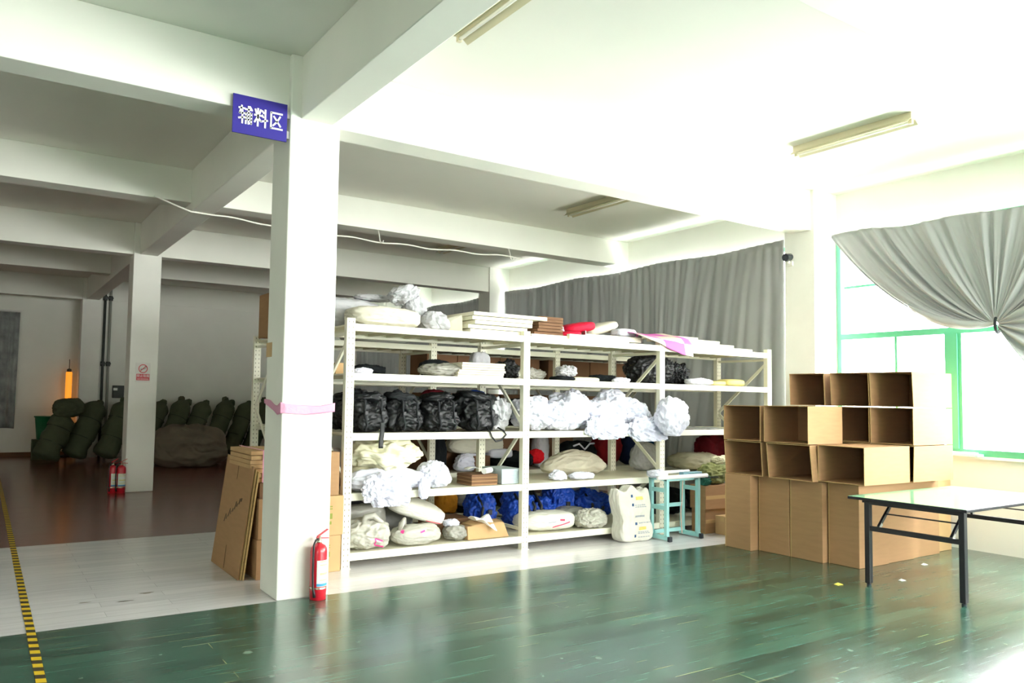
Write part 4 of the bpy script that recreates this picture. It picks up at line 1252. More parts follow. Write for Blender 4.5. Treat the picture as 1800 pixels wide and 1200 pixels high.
lump('camouflage_cloth', 'pale olive and white garments piled on the cartons by the stand', 'clothes', (7.62, 6.22, 0.566), (0.46, 0.22, 0.24), 'olive_green', 36, amp=0.25, ridge=0.2)
lump('white_garment', 'white garment with olive trim on top of the olive pile', 'clothes', (7.82, 6.24, 0.79), (0.36, 0.18, 0.10), 'cream_cloth', 37, amp=0.3, ridge=0.25)
lump('green_cloth', 'dark green cloth squeezed between the stand and the olive garments', 'cloth', (7.37, 6.15, 0.566), (0.13, 0.14, 0.12), 'teal_green', 38, amp=0.25, ridge=0.2)

# ---- third shelf: backpacks
def backpack(label, c, size, seed, lid=0.0, hang=False):
    t = wthing('backpack', label, 'backpack', c, 'black backpacks on the third shelf')
    sx, sy, sz = size
    part_lump('bag_body', t, c, size, 'black_nylon', seed, n=2.7, amp=0.30, freq=1.5, ridge=0.16, rfreq=2.2, d=6)
    part_lump('front_pocket', t, (c[0] + 0.02, c[1] - sy * 0.46, c[2] + 0.01), (sx * 0.72, 0.12, sz * 0.55), 'black_nylon', seed + 40, n=2.5, amp=0.3, freq=1.6, ridge=0.15, rfreq=2.5, d=5, rot=(0, 0.25 * math.sin(seed * 2.1), 0))
    part_lump('lid', t, (c[0] - 0.01, c[1] - sy * 0.08, c[2] + sz * 0.78), (sx * 0.82, sy * 0.85, sz * 0.26), 'charcoal' if lid else 'black_nylon', seed + 80, n=2.5, amp=0.35, freq=1.5, ridge=0.15, rfreq=2.2, d=5, rot=(0, 0.2 * math.sin(seed * 3.3), 0.3 * math.sin(seed)))
    y = c[1] - sy * 0.58
    for s in (-1, 1):
        x = c[0] + s * sx * 0.2
        MB().tube([(x, c[1] - sy * 0.2, c[2] + sz * 0.98), (x + 0.01, y + 0.02, c[2] + sz * 0.82), (x - 0.01, y - 0.015, c[2] + sz * 0.5), (x + 0.02, y - 0.01, c[2] + sz * 0.2), (x + 0.01, y + 0.01, c[2] + 0.02)], 0.011, 6).build('strap', M['charcoal'], t, smooth=True)
        MB().box((x - 0.016, y - 0.035, c[2] + sz * 0.46), (x + 0.016, y - 0.018, c[2] + sz * 0.56)).build('buckle', M['black'], t, bevel=0.003)
    MB().tube([(c[0] - 0.05, c[1], c[2] + sz * 1.0), (c[0] - 0.03, c[1], c[2] + sz * 1.07), (c[0] + 0.03, c[1], c[2] + sz * 1.07), (c[0] + 0.05, c[1], c[2] + sz * 1.0)], 0.012, 6).build('grab_loop', M['black_nylon'], t, smooth=True)
    return t
t = backpack('black backpack at the rack end, with a strap end hanging over the beam', (3.12, 6.62, z3), (0.42, 0.40, 0.36), 41)
MB().grid(lambda u, v: (3.16 + 0.045 * u + 0.01 * math.sin(v * 5), 6.33 + 0.01 * math.sin(v * 4), z3 + 0.10 - 0.24 * v), 3, 12).build('hanging_strap', M['black_nylon'], t, smooth=True, solid=0.006)
backpack('black backpack second from the rack end, with plain grey lid', (3.52, 6.64, z3), (0.38, 0.40, 0.35), 42, lid=1)
backpack('black backpack third from the rack end, with dangling buckles', (3.92, 6.63, z3), (0.42, 0.40, 0.35), 43)
t = backpack('black backpack nearest the white bundles, with a carry loop over the beam', (4.37, 6.63, z3), (0.44, 0.40, 0.37), 44)
MB().tube([(4.40, 6.40, z3 + 0.04), (4.40, 6.335, z3), (4.425, 6.333, z3 - 0.05), (4.47, 6.333, z3 - 0.098), (4.54, 6.333, z3 - 0.085), (4.60, 6.333, z3 - 0.03), (4.57, 6.34, z3 + 0.01), (4.54, 6.4, z3 + 0.04)], 0.009, 6).build('carry_loop', M['black_nylon'], t, smooth=True)
backpack('black backpack lying behind the end post on the third shelf', (3.09, 6.98, z3), (0.34, 0.22, 0.34), 45)
lump('blue_cloth', 'royal blue cloth behind the backpack nearest the white bundles', 'cloth', (4.66, 7.0, z3), (0.3, 0.2, 0.42), 'blue_cloth', 46)
lump('red_cloth', 'dark red cloth behind the third and fourth backpacks', 'cloth', (4.14, 7.0, z3), (0.4, 0.2, 0.42), 'maroon', 47)
GWB = 'white garment bundles on the third shelf'
wb = [(4.63, 6.64, 0.32, 0.36, 0.36, 'greyish white bundle left of the middle post, behind its brace'),
      (5.12, 6.60, 0.42, 0.42, 0.36, 'white bundle first right of the middle post'),
      (5.42, 6.57, 0.40, 0.40, 0.32, 'white bundle second right of the middle post'),
      (5.68, 6.60, 0.46, 0.40, 0.44, 'tall white bundle third right of the middle post'),
      (5.98, 6.57, 0.44, 0.40, 0.33, 'white bundle fourth right of the middle post, behind the seam'),
      (6.28, 6.62, 0.46, 0.40, 0.44, 'highest white bundle, fifth right of the middle post'),
      (6.57, 6.58, 0.42, 0.42, 0.35, 'white bundle sixth right of the middle post, with dark tie'),
      (6.90, 6.50, 0.40, 0.36, 0.44, 'last white bundle bulging before the right inner post')]
for k, (x, y, sx, sy, sz, lab) in enumerate(wb):
    yy = y if k != 7 else 6.17
    if k == 7: sy = 0.26
    lump('garment_bundle', lab, 'bundle', (x - (0.06 if k == 7 else 0), yy, z3 if k != 7 else z3 - 0.06), (sx, sy, sz), 'white_grey_cloth' if k == 0 else 'white_cloth', 60 + k, GWB, n=2.6, amp=0.24, freq=1.6, ridge=0.13, rfreq=2.6, d=6,
         stripe=(0, 24, 0.02) if k in (0, 1) else None)
for k, (x, w, h, lab) in enumerate(((5.98, 0.62, 0.10, 'white sleeve ends hanging over the beam in the middle of the white bundles'),
                                    (6.64, 0.62, 0.13, 'white hems hanging over the beam at the right end of the white bundles'))):
    lump('hanging_cloth', lab, 'cloth', (x, 6.32, z3 - h), (w, 0.075, h + 0.14), 'white_cloth', 70 + k, amp=0.7, freq=2.6, ridge=0.5, rfreq=3.2, d=6, stripe=(0, 20, 0.3))
t = wthing('hand_pump', 'thin upright metal rod standing at the third inner post', 'rod', (7.0, 6.5, z3))
MB().tube([(7.0, 6.5, z3), (7.0, 6.5, z3 + 0.2)], 0.008, 8).build('shaft', M['bolt'], t)
MB().box((6.97, 6.49, z3 + 0.16), (7.03, 6.51, z3 + 0.175)).box((6.975, 6.475, z3), (7.025, 6.525, z3 + 0.03)).build('handle', M['stand_white'], t)
o = MB().grid(lambda u, v: (7.1 + 1.0 * u, 6.42 + 0.4 * v, z3 + 0.004 + 0.03 * abs(noise.noise(Vector((u * 4, v * 3, 1))))), 30, 12).build('grey_sheet', M['grey_cloth'], smooth=True, solid=0.004)
tag(o, 'thin grey sheet lying flat on the third shelf of the right bay', 'sheet')

# ---- fourth shelf
lump('dark_garment', 'small black and white garment alone at the rack end of the fourth shelf', 'clothes', (3.30, 6.9, z4), (0.36, 0.2, 0.10), 'black_cloth', 80, amp=0.3, ridge=0.2)
lump('white_scarf', 'white scrap lying against the small black garment', 'cloth', (3.17, 6.74, z4), (0.2, 0.08, 0.06), 'white_cloth', 81, amp=0.3, ridge=0.2)
closed_carton('carton', 'low beige carton at the rack end of the fourth shelf', 2.93, 3.12, 6.85, 7.1, z4, z4 + 0.11, mat='card_pale')
lump('clear_wrap', 'crumpled clear wrapping left of the cream foam stack', 'plastic film', (3.98, 6.60, z4), (0.5, 0.3, 0.12), 'clear_bag', 82, amp=0.3, ridge=0.25)
t = wthing('foam_stack', 'stack of cream foam sheets on the fourth shelf', 'foam', (4.37, 6.6, z4))
for k in range(6):
    j = random.uniform(-.03, .03)
    MB().box((4.09 + (0.02 if k > 2 else -0.02) + j * 0.6, 6.42 + j * 0.3, z4 + 0.001 + k * 0.025), (4.64 + j, 6.8, z4 + 0.024 + k * 0.025)).build('foam_sheet', M['foam'], t, bevel=0.004)
lump('black_bag', 'crumpled black bag between the foam stack and the middle post', 'bag', (4.80, 6.62, z4), (0.22, 0.26, 0.19), 'black_nylon', 83, amp=0.35, ridge=0.25, rfreq=5)
lump('dark_pouch', 'black pouch behind the foam stack', 'bag', (4.15, 7.0, z4), (0.4, 0.2, 0.19), 'black_cloth', 84)
lump('grey_pouch', 'pale grey pouch peeking over the right end of the foam stack', 'bag', (4.72, 7.02, z4), (0.24, 0.14, 0.30), 'white_grey_cloth', 85, n=3.5)
lump('white_wrap', 'white plastic wrap just left of the middle post on the fourth shelf', 'plastic film', (5.03, 6.75, z4), (0.22, 0.2, 0.10), 'poly_bag', 86, amp=0.3, ridge=0.2)
lump('clear_wrap', 'dusty clear wrapping in the middle bay next to the brace', 'plastic film', (5.34, 6.9, z4), (0.34, 0.25, 0.13), 'clear_bag', 87, amp=0.3, ridge=0.25)
lump('grey_garment', 'light grey garment bundle in the middle bay of the fourth shelf', 'clothes', (5.66, 6.66, z4 + 0.05), (0.24, 0.2, 0.12), 'white_grey_cloth', 88, amp=0.35, ridge=0.3)
lump('dark_garment', 'black garment under the light grey one in the middle bay', 'clothes', (5.64, 6.70, z4), (0.30, 0.24, 0.055), 'black_cloth', 89, amp=0.2)
lump('flat_fabric', 'flat cream fabric in the middle bay of the fourth shelf', 'fabric', (6.02, 6.78, z4), (0.42, 0.2, 0.055), 'cream_cloth', 90, n=4)
lump('dark_garment', 'black garment with white edge beside the flat cream fabric', 'clothes', (6.40, 6.85, z4), (0.42, 0.2, 0.09), 'black_cloth', 91, amp=0.3, ridge=0.2)
lump('white_garment', 'white corner of cloth on the black garment beside the inner post', 'clothes', (6.5, 6.64, z4), (0.26, 0.10, 0.06), 'white_cloth', 92, amp=0.3, ridge=0.2)
t = wthing('strap_bundle', 'big black strap bundle behind the right inner post', 'bundle', (7.2, 6.8, z4))
part_lump('bundle_body', t, (7.22, 6.88, z4), (0.72, 0.40, 0.36), 'black_nylon', 93, n=2.6, amp=0.16, ridge=0.12, d=6, stripe=(0, 34, 0.022))
part_lump('bundle_end', t, (7.62, 6.85, z4), (0.34, 0.36, 0.28), 'black_nylon', 94, n=2.4, amp=0.2, ridge=0.2, d=6, stripe=(0, 40, 0.02))
sp = MB()
for k in range(22):
    a = k / 21
    x = 6.98 + a * 0.7
    z = z4 + 0.30 - 0.16 * max(0, a - 0.55)
    sp.tube([(x, 6.72 + 0.1 * random.random(), z - 0.1), (x + random.uniform(-.03, .03), 6.7 + 0.12 * random.random(), z + random.uniform(0.015, 0.05))], [0.016, 0.008], 5)
sp.build('strap_ends', M['black_nylon'], t)
lump('white_cloth', 'small white cloth beside the yellow trays', 'cloth', (7.75, 6.55, z4), (0.44, 0.2, 0.085), 'white_cloth', 95, amp=0.25, ridge=0.2)
def tray(label, c, sx, sy, sz, seed):
    lump('yellow_tray', label, 'tray', c, (sx, sy, sz), 'yellow_pale', seed, 'yellow trays on the fourth shelf', n=3.5, amp=0.03, ridge=0.0)
tray('yellow moulded tray, thinner one next to the white cloth', (8.10, 6.6, z4), 0.26, 0.24, 0.065, 96)
tray('yellow moulded tray, thicker one nearest the end frame', (8.42, 6.6, z4), 0.36, 0.26, 0.095, 97)

# ---- top shelf
lump('pillow_sack', 'long cream wrinkled pillow sack on top of the rack by the near column', 'pillow', (3.32, 6.64, z5), (0.74, 0.40, 0.20), 'pillow_cream', 100, n=3.4, amp=0.08, ridge=0.06, d=6, stripe=(0, 22, 0.02))
lump('grey_sack', 'flat grey white sack on top of the rack behind the cream pillow sack', 'sack', (3.10, 7.0, z5), (0.70, 0.30, 0.30), 'white_grey_cloth', 101, n=3.4)
t = wthing('knotted_bag', 'grey white bag with a tall knotted neck on top of the rack', 'bag', (3.9, 6.7, z5))
part_lump('bag_body', t, (3.90, 6.64, z5), (0.36, 0.34, 0.21), 'white_grey_cloth', 102, taper=0.35, amp=0.12, freq=1.5, ridge=0.1, rfreq=2, d=6)
part_lump('bag_neck', t, (3.72, 6.74, z5 + 0.11), (0.20, 0.22, 0.26), 'white_grey_cloth', 103, amp=0.2, freq=1.6, ridge=0.12, rfreq=2.2, d=6, rot=(0, -0.5, 0))
part_lump('knot_top', t, (3.60, 6.74, z5 + 0.25), (0.32, 0.26, 0.17), 'white_grey_cloth', 104, amp=0.3, freq=1.5, ridge=0.15, rfreq=2.0, d=6, rot=(0, -0.3, 0))
part_lump('loose_flap', t, (3.38, 7.0, z5 + 0.30), (0.40, 0.2, 0.07), 'white_grey_cloth', 105, amp=0.2, ridge=0.2)
bt = [(4.20, 4.95, 0.0), (4.18, 4.93, 0.012), (4.25, 4.98, -0.01), (4.23, 5.0, 0.01), (4.24, 5.19, 0.0)]
for k, (xa, xb, dy) in enumerate(bt):
    o = MB().box((xa, 6.42 + dy, z5 + 0.002 + k * 0.045), (xb, 7.12 + dy, z5 + 0.002 + k * 0.045 + 0.038)).build('cream_board', M['board'], bevel=0.003)
    lab = ['lowest cream board in the stack on top of the rack', 'second lowest cream board in the stack on top of the rack', 'middle cream board in the stack on top of the rack',
           'second highest cream board in the stack on top of the rack', 'topmost long cream board of the stack on the rack'][k]
    tag(o, lab, 'board', 'cream boards stacked on the rack')
o = MB().add([(3.92, 6.75, z5 + 0.005), (4.16, 6.5, z5 + 0.005), (4.16, 7.1, z5 + 0.005), (3.92, 7.1, z5 + 0.005), (3.96, 6.75, z5 + 0.12), (4.15, 6.5, z5 + 0.18), (4.15, 7.1, z5 + 0.18), (3.96, 7.1, z5 + 0.12)],
        [(0, 3, 2, 1), (4, 5, 6, 7), (0, 1, 5, 4), (1, 2, 6, 5), (2, 3, 7, 6), (3, 0, 4, 7)]).build('wedge_block', M['board'], bevel=0.004)
tag(o, 'cream wedge block between the knotted bag and the cream board stack', 'block')
t = wthing('carton_flats', 'brown folded cartons on top of the rack above the middle post', 'cardboard', (5.27, 6.75, z5))
for k in range(6):
    j = random.uniform(-.03, .03)
    MB().box((5.06 + abs(j) + k * 0.012, 6.5 + j, z5 + 0.04 + k * 0.034), (5.48 + j, 7.05, z5 + 0.04 + k * 0.034 + 0.029)).build('folded_sheet', M['card_dark'], t)
MB().box((5.0, 6.45, z5 + 0.001), (5.5, 7.1, z5 + 0.038)).build('base_board', M['board'], t)
lump('white_cushion', 'white rounded pad leaning on the brown folded cartons', 'cushion', (5.58, 6.8, z5), (0.2, 0.3, 0.19), 'white_cloth', 106, n=3)
t = wthing('red_cushion', 'red moulded cushion lying on top of the rack', 'cushion', (5.75, 6.7, z5))
part_lump('cushion_pad', t, (5.85, 6.70, z5 + 0.09), (0.44, 0.3, 0.12), 'crimson', 107, n=3, amp=0.05, ridge=0.02, rot=(0, -0.18, 0))
part_lump('cushion_pad', t, (5.62, 6.62, z5 + 0.01), (0.34, 0.26, 0.09), 'crimson', 108, n=3, amp=0.05, ridge=0.02, rot=(0, -0.15, 0))
lump('white_pad', 'white pad leaning up behind the spare cream beam', 'cushion', (6.34, 6.86, z5 + 0.10), (0.50, 0.3, 0.12), 'pillow_cream', 109, n=3, amp=0.04, ridge=0.02, rot=(0, -0.28, 0))
lump('ribbed_pad', 'white ribbed pad on the spare cream beam', 'cushion', (6.57, 6.68, z5 + 0.096), (0.30, 0.2, 0.10), 'white_cloth', 110, n=4, amp=0.03, ridge=0.02, stripe=(0, 40, 0.03))
def spare(label, x0, x1, y, z, hook=True):
    t = wthing('spare_beam', label, 'rack beam', ((x0 + x1) / 2, y, z), 'spare rack beams on top of the rack')
    MB().box((x0, y - 0.025, z), (x1, y + 0.025, z + 0.062)).build('rail', M['rack'], t, bevel=0.004)
    if hook:
        for x in (x0 - 0.006, x1):
            MB().box((x, y - 0.03, z - 0.0), (x + 0.006, y + 0.03, z + 0.095)).build('end_hook', M['bolt'], t)
spare('spare cream beam with grey end hook below the white pads', 5.84, 6.72, 6.56, z5 + 0.03)
spare('spare cream beam lying flat beside the red cushion', 5.50, 6.40, 6.44, z5 + 0.001, False)
spare('spare cream beam behind the red cushion', 5.45, 6.1, 6.98, z5 + 0.001)
for k, (x0, x1, z, y) in enumerate(((7.35, 8.15, 0.15, 6.9), (7.30, 8.40, 0.105, 6.75), (7.35, 8.56, 0.053, 6.65), (7.3, 8.74, 0.002, 6.5))):
    o = MB().box((x0, y, z5 + z), (x1, y + 0.26, z5 + z + 0.046)).build('cream_plank', M['board'], bevel=0.003)
    tag(o, ['topmost cream plank right of the pink sheet', 'second highest cream plank right of the pink sheet', 'second lowest cream plank right of the pink sheet', 'lowest and longest cream plank right of the pink sheet'][k], 'plank', 'cream planks on the right end of the rack')
# pink checked sheet draped over the front edge
mb = MB()
path = [(6.95, 0.165), (6.75, 0.18), (6.6, 0.145), (6.45, 0.118), (6.36, 0.09), (6.318, 0.04), (6.308, -0.05), (6.304, -0.11)]
nu, nv = 24, 28
uvs = []
for i in range(nu + 1):
    for j in range(nv + 1):
        u, v = i / nu, j / nv
        vv = v * (0.55 + 0.45 * min(1, u * 1.3)) if True else v
        k = vv * (len(path) - 1); a = min(int(k), len(path) - 2); f = k - a
        y = path[a][0] + (path[a + 1][0] - path[a][0]) * f
        z = z5 + path[a][1] + (path[a + 1][1] - path[a][1]) * f
        mb.v.append(Vector((6.50 + 0.80 * u + 0.06 * v, y, z + 0.012 * math.sin(u * 7 + v * 3))))
        uvs.append((u * 0.8, v * 0.9))
for i in range(nu):
    for j in range(nv):
        a = i * (nv + 1) + j
        mb.f.append((a, a + nv + 1, a + nv + 2, a + 1)); mb.mi.append(0)
mb.uv = uvs
o = mb.build('checked_sheet', M['pink_check'], smooth=True, solid=0.006)
tag(o, 'pink and white checked sheet draped over the top front edge of the rack', 'sheet')

# ------------------------------------------------------------------ goods on the rear rack
r1, r2, r3, r4, r5 = LR
GB = 'brown cartons on the rear rack'
for k, (x, xe) in enumerate(((4.90, 5.36), (5.37, 6.05), (6.06, 6.74), (6.90, 7.68), (7.69, 8.2), (8.21, 8.7))):
    closed_carton('brown_carton', ['brown carton on the rear rack, first in the upper row from the near column', 'brown carton on the rear rack, second in the upper row', 'brown carton on the rear rack, third in the upper row, behind the middle post',
                  'brown carton on the rear rack, fourth in the upper row', 'brown carton on the rear rack, fifth in the upper row', 'brown carton on the rear rack, last of the upper row by the black bundle'][k],
                  x, xe, 8.50, 8.95, r4, r4 + 0.36, GB, mat='card_dark')
for k, x in enumerate((4.90, 5.5, 6.12, 6.90, 7.5)):
    closed_carton('brown_carton', ['brown carton in the middle row of the rear rack, first from the near column', 'brown carton in the middle row of the rear rack, second along', 'brown carton in the middle row of the rear rack, third along',
                  'brown carton in the middle row of the rear rack, fourth along', 'brown carton in the middle row of the rear rack, fifth along'][k], x, x + 0.57, 8.55, 8.95, r3, r3 + 0.42, GB, mat='card_dark')
for k, x in enumerate((4.90, 5.52, 6.14, 6.90)):
    closed_carton('brown_carton', ['brown carton low on the rear rack, first from the near column', 'brown carton low on the rear rack, second along', 'brown carton low on the rear rack, third along', 'brown carton low on the rear rack, fourth along'][k],
                  x, x + 0.58, 8.62, 8.98, r2, r2 + 0.42, GB, mat='card_dark')
lump('white_cushion', 'large white cushion on the rear rack behind the carton flats', 'cushion', (5.62, 8.44, r2 + 0.22), (0.86, 0.3, 0.22), 'pillow_cream', 120, n=3.2, amp=0.06)
lump('white_cushion', 'smaller white cushion with rounded end below the large one', 'cushion', (5.93, 8.33, r2 + 0.16), (0.36, 0.22, 0.12), 'white_cloth', 121, n=4.5, amp=0.03, ridge=0.02)
lump('folded_linen', 'white folded linen leaning beside the black cloth on the rear rack', 'linen', (5.48, 8.36, r2), (0.5, 0.24, 0.22), 'white_cloth', 122, n=3, amp=0.12, ridge=0.1, taper=0.3)
lump('black_cloth', 'black cloth hanging behind the cream yarn heap', 'cloth', (5.0, 8.36, r2), (0.22, 0.2, 0.45), 'black_cloth', 123)
closed_carton('carton', 'small brown carton beneath the large white cushion', 5.50, 5.74, 8.25, 8.45, r2, r2 + 0.2, mat='card_dark')
lump('black_rolls', 'black cloth rolls under the white cushions on the rear rack', 'cloth', (6.18, 8.42, r2), (0.68, 0.36, 0.24), 'black_cloth', 124, n=3, stripe=(0, 9, 0.05))
lump('red_cloth', 'bright red cloth just right of the middle post', 'cloth', (6.58, 8.36, r2 + 0.06), (0.22, 0.2, 0.2), 'bright_red', 125)
lump('grey_collar', 'pale grey garment with white collar beside the bright red cloth', 'clothes', (6.72, 8.44, r2), (0.24, 0.2, 0.48), 'white_grey_cloth', 126)
lump('black_clothes', 'black garments with white piping behind the canvas cover', 'clothes', (7.36, 8.42, r2), (0.66, 0.34, 0.36), 'black_cloth', 127)
MBo = MB().tube([(7.16, 8.25, r2 + 0.3), (7.26, 8.24, r2 + 0.33), (7.36, 8.235, r2 + 0.25), (7.46, 8.24, r2 + 0.33), (7.55, 8.25, r2 + 0.33)], 0.014, 6).build('white_piping', M['white_cloth'], smooth=True)
tag(MBo, 'white piping loop lying on the black garments behind the canvas cover', 'piping')
lump('red_clothes', 'dark red garments hanging behind the inner post', 'clothes', (7.92, 8.40, r2), (0.48, 0.34, 0.50), 'dark_red', 128, stripe=(0, 16, 0.03))
lump('navy_clothes', 'navy garments beside the dark red ones on the rear rack', 'clothes', (8.40, 8.40, r2), (0.42, 0.34, 0.5), 'navy', 129)
o = MB().box((8.60, 8.28, r2 + 0.22), (8.79, 8.6, r2 + 0.44)).build('blue_box', M['teal_blue'], bevel=0.006)
tag(o, 'teal blue box on folded pink cloth at the end of the rear rack', 'box')
lump('pink_cloth', 'folded salmon pink cloth under the teal blue box', 'cloth', (8.66, 8.42, r2), (0.26, 0.3, 0.215), 'salmon', 130, n=4, amp=0.05, ridge=0.04)
lump('orange_cloth', 'orange cloth hanging off the lowest shelf of the rear rack', 'cloth', (5.12, 8.36, r1), (0.3, 0.3, 0.26), 'orange_cloth', 131, n=3)
lump('grey_shoe_bag', 'grey and black shoe bag on the lowest shelf of the rear rack', 'bag', (5.52, 8.38, r1 + 0.06), (0.5, 0.3, 0.2), 'grey_cloth', 132, n=3)
lump('black_tray', 'black tray under the grey shoe bag', 'tray', (5.55, 8.36, r1), (0.56, 0.36, 0.06), 'black_cloth', 133, n=4, amp=0.03, ridge=0)
lump('dark_bundle', 'dark bundle on the lowest rear shelf behind the blue nylon bags', 'bundle', (6.24, 8.52, r1), (0.80, 0.36, 0.36), 'charcoal', 134)
lump('tan_fabric', 'tan folded fabric on the rear rack above the pillow pack', 'fabric', (4.4, 8.4, r1), (0.6, 0.3, 0.3), 'tan_cloth', 135, n=4)
lump('black_clothes', 'black garments on the rear rack shelf under the brown cartons', 'clothes', (6.33, 8.38, r3), (0.74, 0.22, 0.36), 'black_cloth', 136)
closed_carton('brown_carton', 'orange brown carton on top of the rear rack behind the near column', 2.74, 3.50, 8.30, 8.7, r5, r5 + 0.50, mat='card')
lump('pale_sack', 'pale sack lying on top of the rear rack beside the orange brown carton', 'sack', (4.2, 8.6, r5), (0.9, 0.5, 0.2), 'white_grey_cloth', 137, n=3.4)

# ------------------------------------------------------------------ far end of the hall
def duffel(label, base, h, r, lean_, seed, dy=0.0, group='olive duffels leaning at the far wall', knots=1):
    t = wthing('duffel_bag', label, 'duffel bag', base, group)
    n, m = 22, 36
    ax = Vector((math.sin(lean_), 0.22, math.cos(lean_))).normalized()
    vx = Vector((0, 1, 0)).cross(ax).normalized()
    vy = ax.cross(vx)
    b = Vector(base) + Vector((0, 0, r * math.sin(lean_) * 0.95))
    body = MB()
    vs, fs = [], []
    for j in range(m + 1):
        v = j / m
        rr = r * min(1, (v / 0.05) ** 0.5 if v < 0.05 else 1) * (1 if v < 0.86 else max(0.2, 1 - ((v - 0.86) / 0.14) ** 1.6 * 0.8))
        rr *= 1 - 0.05 * (abs((v * 3) % 1 - 0.5) > 0.46) + 0.03 * math.sin(v * 3 * 2 * PI)
        for i in range(n):
            a = 2 * PI * i / n
            d = noise.fractal(Vector((math.cos(a) * 1.2 + seed, math.sin(a) * 1.2, v * 5)), 1, 2, 3) * 0.09 * r * 2
            p = b + ax * (v * h) + (vx * math.cos(a) + vy * math.sin(a)) * (max(0.01, rr) + d)
            vs.append(Vector((p.x, p.y, max(0.003, p.z))))
    for j in range(m):
        for i in range(n):
            fs.append((j * n + i, j * n + (i + 1) % n, (j + 1) * n + (i + 1) % n, (j + 1) * n + i))
    fs.append(tuple(reversed(range(n)))); fs.append(tuple(m * n + i for i in range(n)))
    body.add(vs, fs).build('bag_body', M['duffel'], t, smooth=True)
    for v in (0.34, 0.665):
        s = MB()
        ring = [b + ax * (v * h) + (vx * math.cos(a) + vy * math.sin(a)) * (r * 1.0) for a in [2 * PI * k / 20 for k in range(21)]]
        s.tube([Vector((p.x, p.y, max(0.02, p.z))) for p in ring], 0.009, 5).build('seam_band', M['duffel_band'], t, smooth=True)
    top = b + ax * h
    for k in range(knots):
        tp = top + vx * (0.09 * (k - 0.5) * 2 if knots > 1 else 0.02)
        part_lump('tied_neck', t, (tp.x, tp.y, tp.z - 0.03), (0.15, 0.14, 0.17), 'duffel', seed + 5 + k, amp=0.2, ridge=0.15, d=4, flat=False)
    return t
L0 = math.radians(24)
GD = 'olive duffels leaning at the far wall'
duffel('olive duffel at the far left end of the row, without a second one below', (1.22, 18.3, 0), 1.05, 0.255, L0, 1, knots=0)
t = wthing('duffel_bag', 'olive duffel lying on top of the leftmost leaning duffel', 'duffel bag', (1.75, 18.45, 0.95), GD)
part_lump('bag_body', t, (1.66, 18.42, 0.97), (0.62, 0.5, 0.42), 'duffel', 77, n=2.6, amp=0.08, ridge=0.06, rot=(0, -0.12, 0))
duffel('olive duffel second along the row from the far left', (1.78, 18.6, 0), 1.36, 0.245, L0, 2)
duffel('olive duffel third along the row, partly behind the second column', (2.40, 18.4, 0), 1.38, 0.245, L0 * 0.9, 3, knots=2)
xs = [3.55, 4.05, 4.55, 5.1, 5.62, 6.1]
labs = ['olive duffel first right of the second column, above the tarpaulin', 'olive duffel second right of the second column', 'olive duffel third right of the second column',
        'olive duffel fourth right of the second column', 'olive duffel beside the end post of the rear rack', 'olive duffel seen between the rear rack posts']
for k, x in enumerate(xs):
    duffel(labs[k], (x - 0.35, 18.75, 0), 1.40 + 0.05 * (k % 2), 0.212, L0 * 0.95, 10 + k, knots=1 + (k % 2))
o = MB()
vs, fs = blob((3.84, 16.75, 0), (1.62, 1.1, 0.86), 200, n=3.4, amp=0.10, freq=1.3, ridge=0.10, rfreq=2.4, d=6, taper=0.14, stripe=(0, 11, 0.03))
tag(MB().add(vs, fs).build('tarpaulin', M['tarp'], smooth=True), 'drab tarpaulin draped over a low heap right of the second column', 'tarpaulin')
t = wthing('plastic_bucket', 'green plastic bucket behind the leftmost olive duffel', 'bucket', (1.38, 19.6, 0))
lump_ = MB().lathe([(0.16, 0.0), (0.165, 0.01), (0.215, 0.52), (0.205, 0.52), (0.16, 0.03)], (1.30, 19.55, 0.44), 24)
lump_.build('bucket_wall', M['bucket'], t, smooth=True)
MB().lathe([(0.22, 0.0), (0.232, 0.0), (0.232, 0.03), (0.22, 0.03)], (1.30, 19.55, 0.94), 24).build('bucket_rim', M['bucket'], t, smooth=True)
o = MB().box((1.05, 19.3, 0), (1.6, 19.8, 0.44)).build('storage_crate', M['duffel'], bevel=0.01)
tag(o, 'dark crate carrying the green bucket behind the duffels', 'crate')
t = wthing('glow_tube', 'tall orange tube with added glow standing at the far wall beside the curtain', 'lamp', (1.8, 20.1, 0))  # orange tube, not a known lamp; its glow is added to warm the wall
MB().lathe([(0.16, 0), (0.16, 0.03), (0.03, 0.05), (0.025, 0.7)], (1.79, 20.1, 0), 16).build('tube_stand', M['black'], t, smooth=True)
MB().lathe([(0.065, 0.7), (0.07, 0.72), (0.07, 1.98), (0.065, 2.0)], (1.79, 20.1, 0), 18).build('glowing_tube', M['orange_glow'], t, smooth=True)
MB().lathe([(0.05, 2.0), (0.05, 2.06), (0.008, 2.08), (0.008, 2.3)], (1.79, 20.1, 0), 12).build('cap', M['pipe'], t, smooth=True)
for dx, lab in ((0.0, 'dark riser pipe on the far wall, nearer the pilaster'), (0.12, 'dark riser pipe on the far wall, farther from the pilaster')):
    t = wthing('riser_pipe', lab, 'pipe', (2.46 + dx, 19.68, 0), 'riser pipes on the far wall')
    MB().tube([(2.46 + dx, 19.68, 0), (2.46 + dx, 19.68, 4.2)], 0.03, 10).build('pipe_run', M['pipe'] if dx == 0 else M['pipe_light'], t, smooth=True)
    for z in (2.15, 3.72):
        MB().lathe([(0.045, 0), (0.05, 0.02), (0.05, 0.09), (0.045, 0.11)], (2.46 + dx, 19.68, z), 10).bar((2.46 + dx - 0.055, 19.65, z + 0.06), (2.46 + dx + 0.055, 19.65, z + 0.06), 0.03, 0.03).build('valve', M['pipe'], t)
t = wthing('wall_box', 'small dark meter box on the far wall above the duffels', 'box', (2.82, 19.68, 1.45))
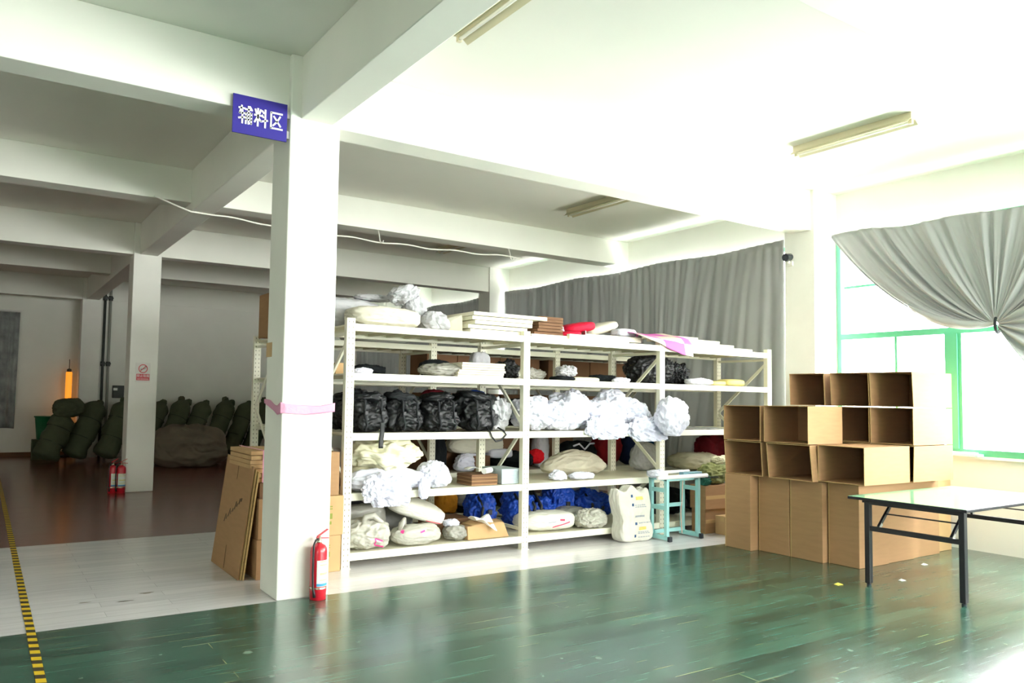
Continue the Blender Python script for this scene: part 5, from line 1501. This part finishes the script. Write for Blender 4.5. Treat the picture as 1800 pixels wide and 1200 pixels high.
MB().box((2.70, 19.62, 1.40), (2.95, 19.734, 1.70)).build('box_case', M['pipe'], t, bevel=0.01)
MB().box((2.71, 19.61, 1.58), (2.80, 19.62, 1.64)).build('display', M['paper'], t)

# ------------------------------------------------------------------ light
w = bpy.data.worlds.new('sky')
S.world = w
w.use_nodes = True
bg = w.node_tree.nodes['Background']
bg.inputs['Color'].default_value = (1.0, 1.0, 0.985, 1)
bg.inputs['Strength'].default_value = 8.0
def portal(name, x, y0, y1, z0, z1, sgn):
    l = bpy.data.lights.new(name, 'AREA')
    l.shape = 'RECTANGLE'
    l.size = z1 - z0; l.size_y = y1 - y0
    l.cycles.is_portal = True
    o = bpy.data.objects.new(name, l)
    COL.objects.link(o)
    o.location = (x, (y0 + y1) / 2, (z0 + z1) / 2)
    o.rotation_euler = (0, sgn * PI / 2, 0)
for a, b in bays: portal('window_daylight', XW + 0.27, a, b, SILL, HEAD, 1)
for a, b in LEFT_OPEN: portal('window_daylight', XN - 0.24, a, b, SILL, 3.3, -1)

for a, b in FRONT_OPEN:
    l = bpy.data.lights.new('window_daylight', 'AREA')
    l.shape = 'RECTANGLE'; l.size = b - a; l.size_y = HEAD - SILL
    l.cycles.is_portal = True
    o = bpy.data.objects.new('window_daylight', l)
    COL.objects.link(o)
    o.location = ((a + b) / 2, YN - 0.24, (SILL + HEAD) / 2)
    o.rotation_euler = (PI / 2, 0, 0)

# ------------------------------------------------------------------ camera
YAW, PITCH, ROLL = 0.5491, 0.0564, 0.0178
F_PX, CX, CY = 1338.15, 785.81, 623.01
fw = Vector((math.sin(YAW) * math.cos(PITCH), math.cos(YAW) * math.cos(PITCH), math.sin(PITCH)))
r = Vector((math.cos(YAW), -math.sin(YAW), 0)); u = r.cross(fw)
c, s = math.cos(ROLL), math.sin(ROLL)
rr, uu = c * r + s * u, -s * r + c * u
cam = bpy.data.cameras.new('camera')
cam.sensor_width = 36.0
cam.sensor_fit = 'HORIZONTAL'
cam.lens = F_PX / 1800 * 36
cam.shift_x = (900 - CX) / 1800
cam.shift_y = -(600 - CY) / 1800
cam.clip_end = 200
co = bpy.data.objects.new('camera', cam)
COL.objects.link(co)
mw = Matrix((rr, uu, -fw)).transposed().to_4x4()
mw.translation = Vector((0, 0, 1.55))
co.matrix_world = mw
S.camera = co

for o in list(bpy.data.objects):
    if '_world' in o: del o['_world']

S.view_settings.view_transform = 'Standard'
S.view_settings.look = 'None'
S.view_settings.gamma = 1.0
S.view_settings.use_curve_mapping = False
S.view_settings.exposure = 1.95
S.cycles.use_denoising = True
S.cycles.max_bounces = 12
S.cycles.diffuse_bounces = 7
S.cycles.glossy_bounces = 4
S.cycles.transparent_max_bounces = 12
S.cycles.sample_clamp_indirect = 10.0
S.cycles.caustics_reflective = False
S.cycles.caustics_refractive = False
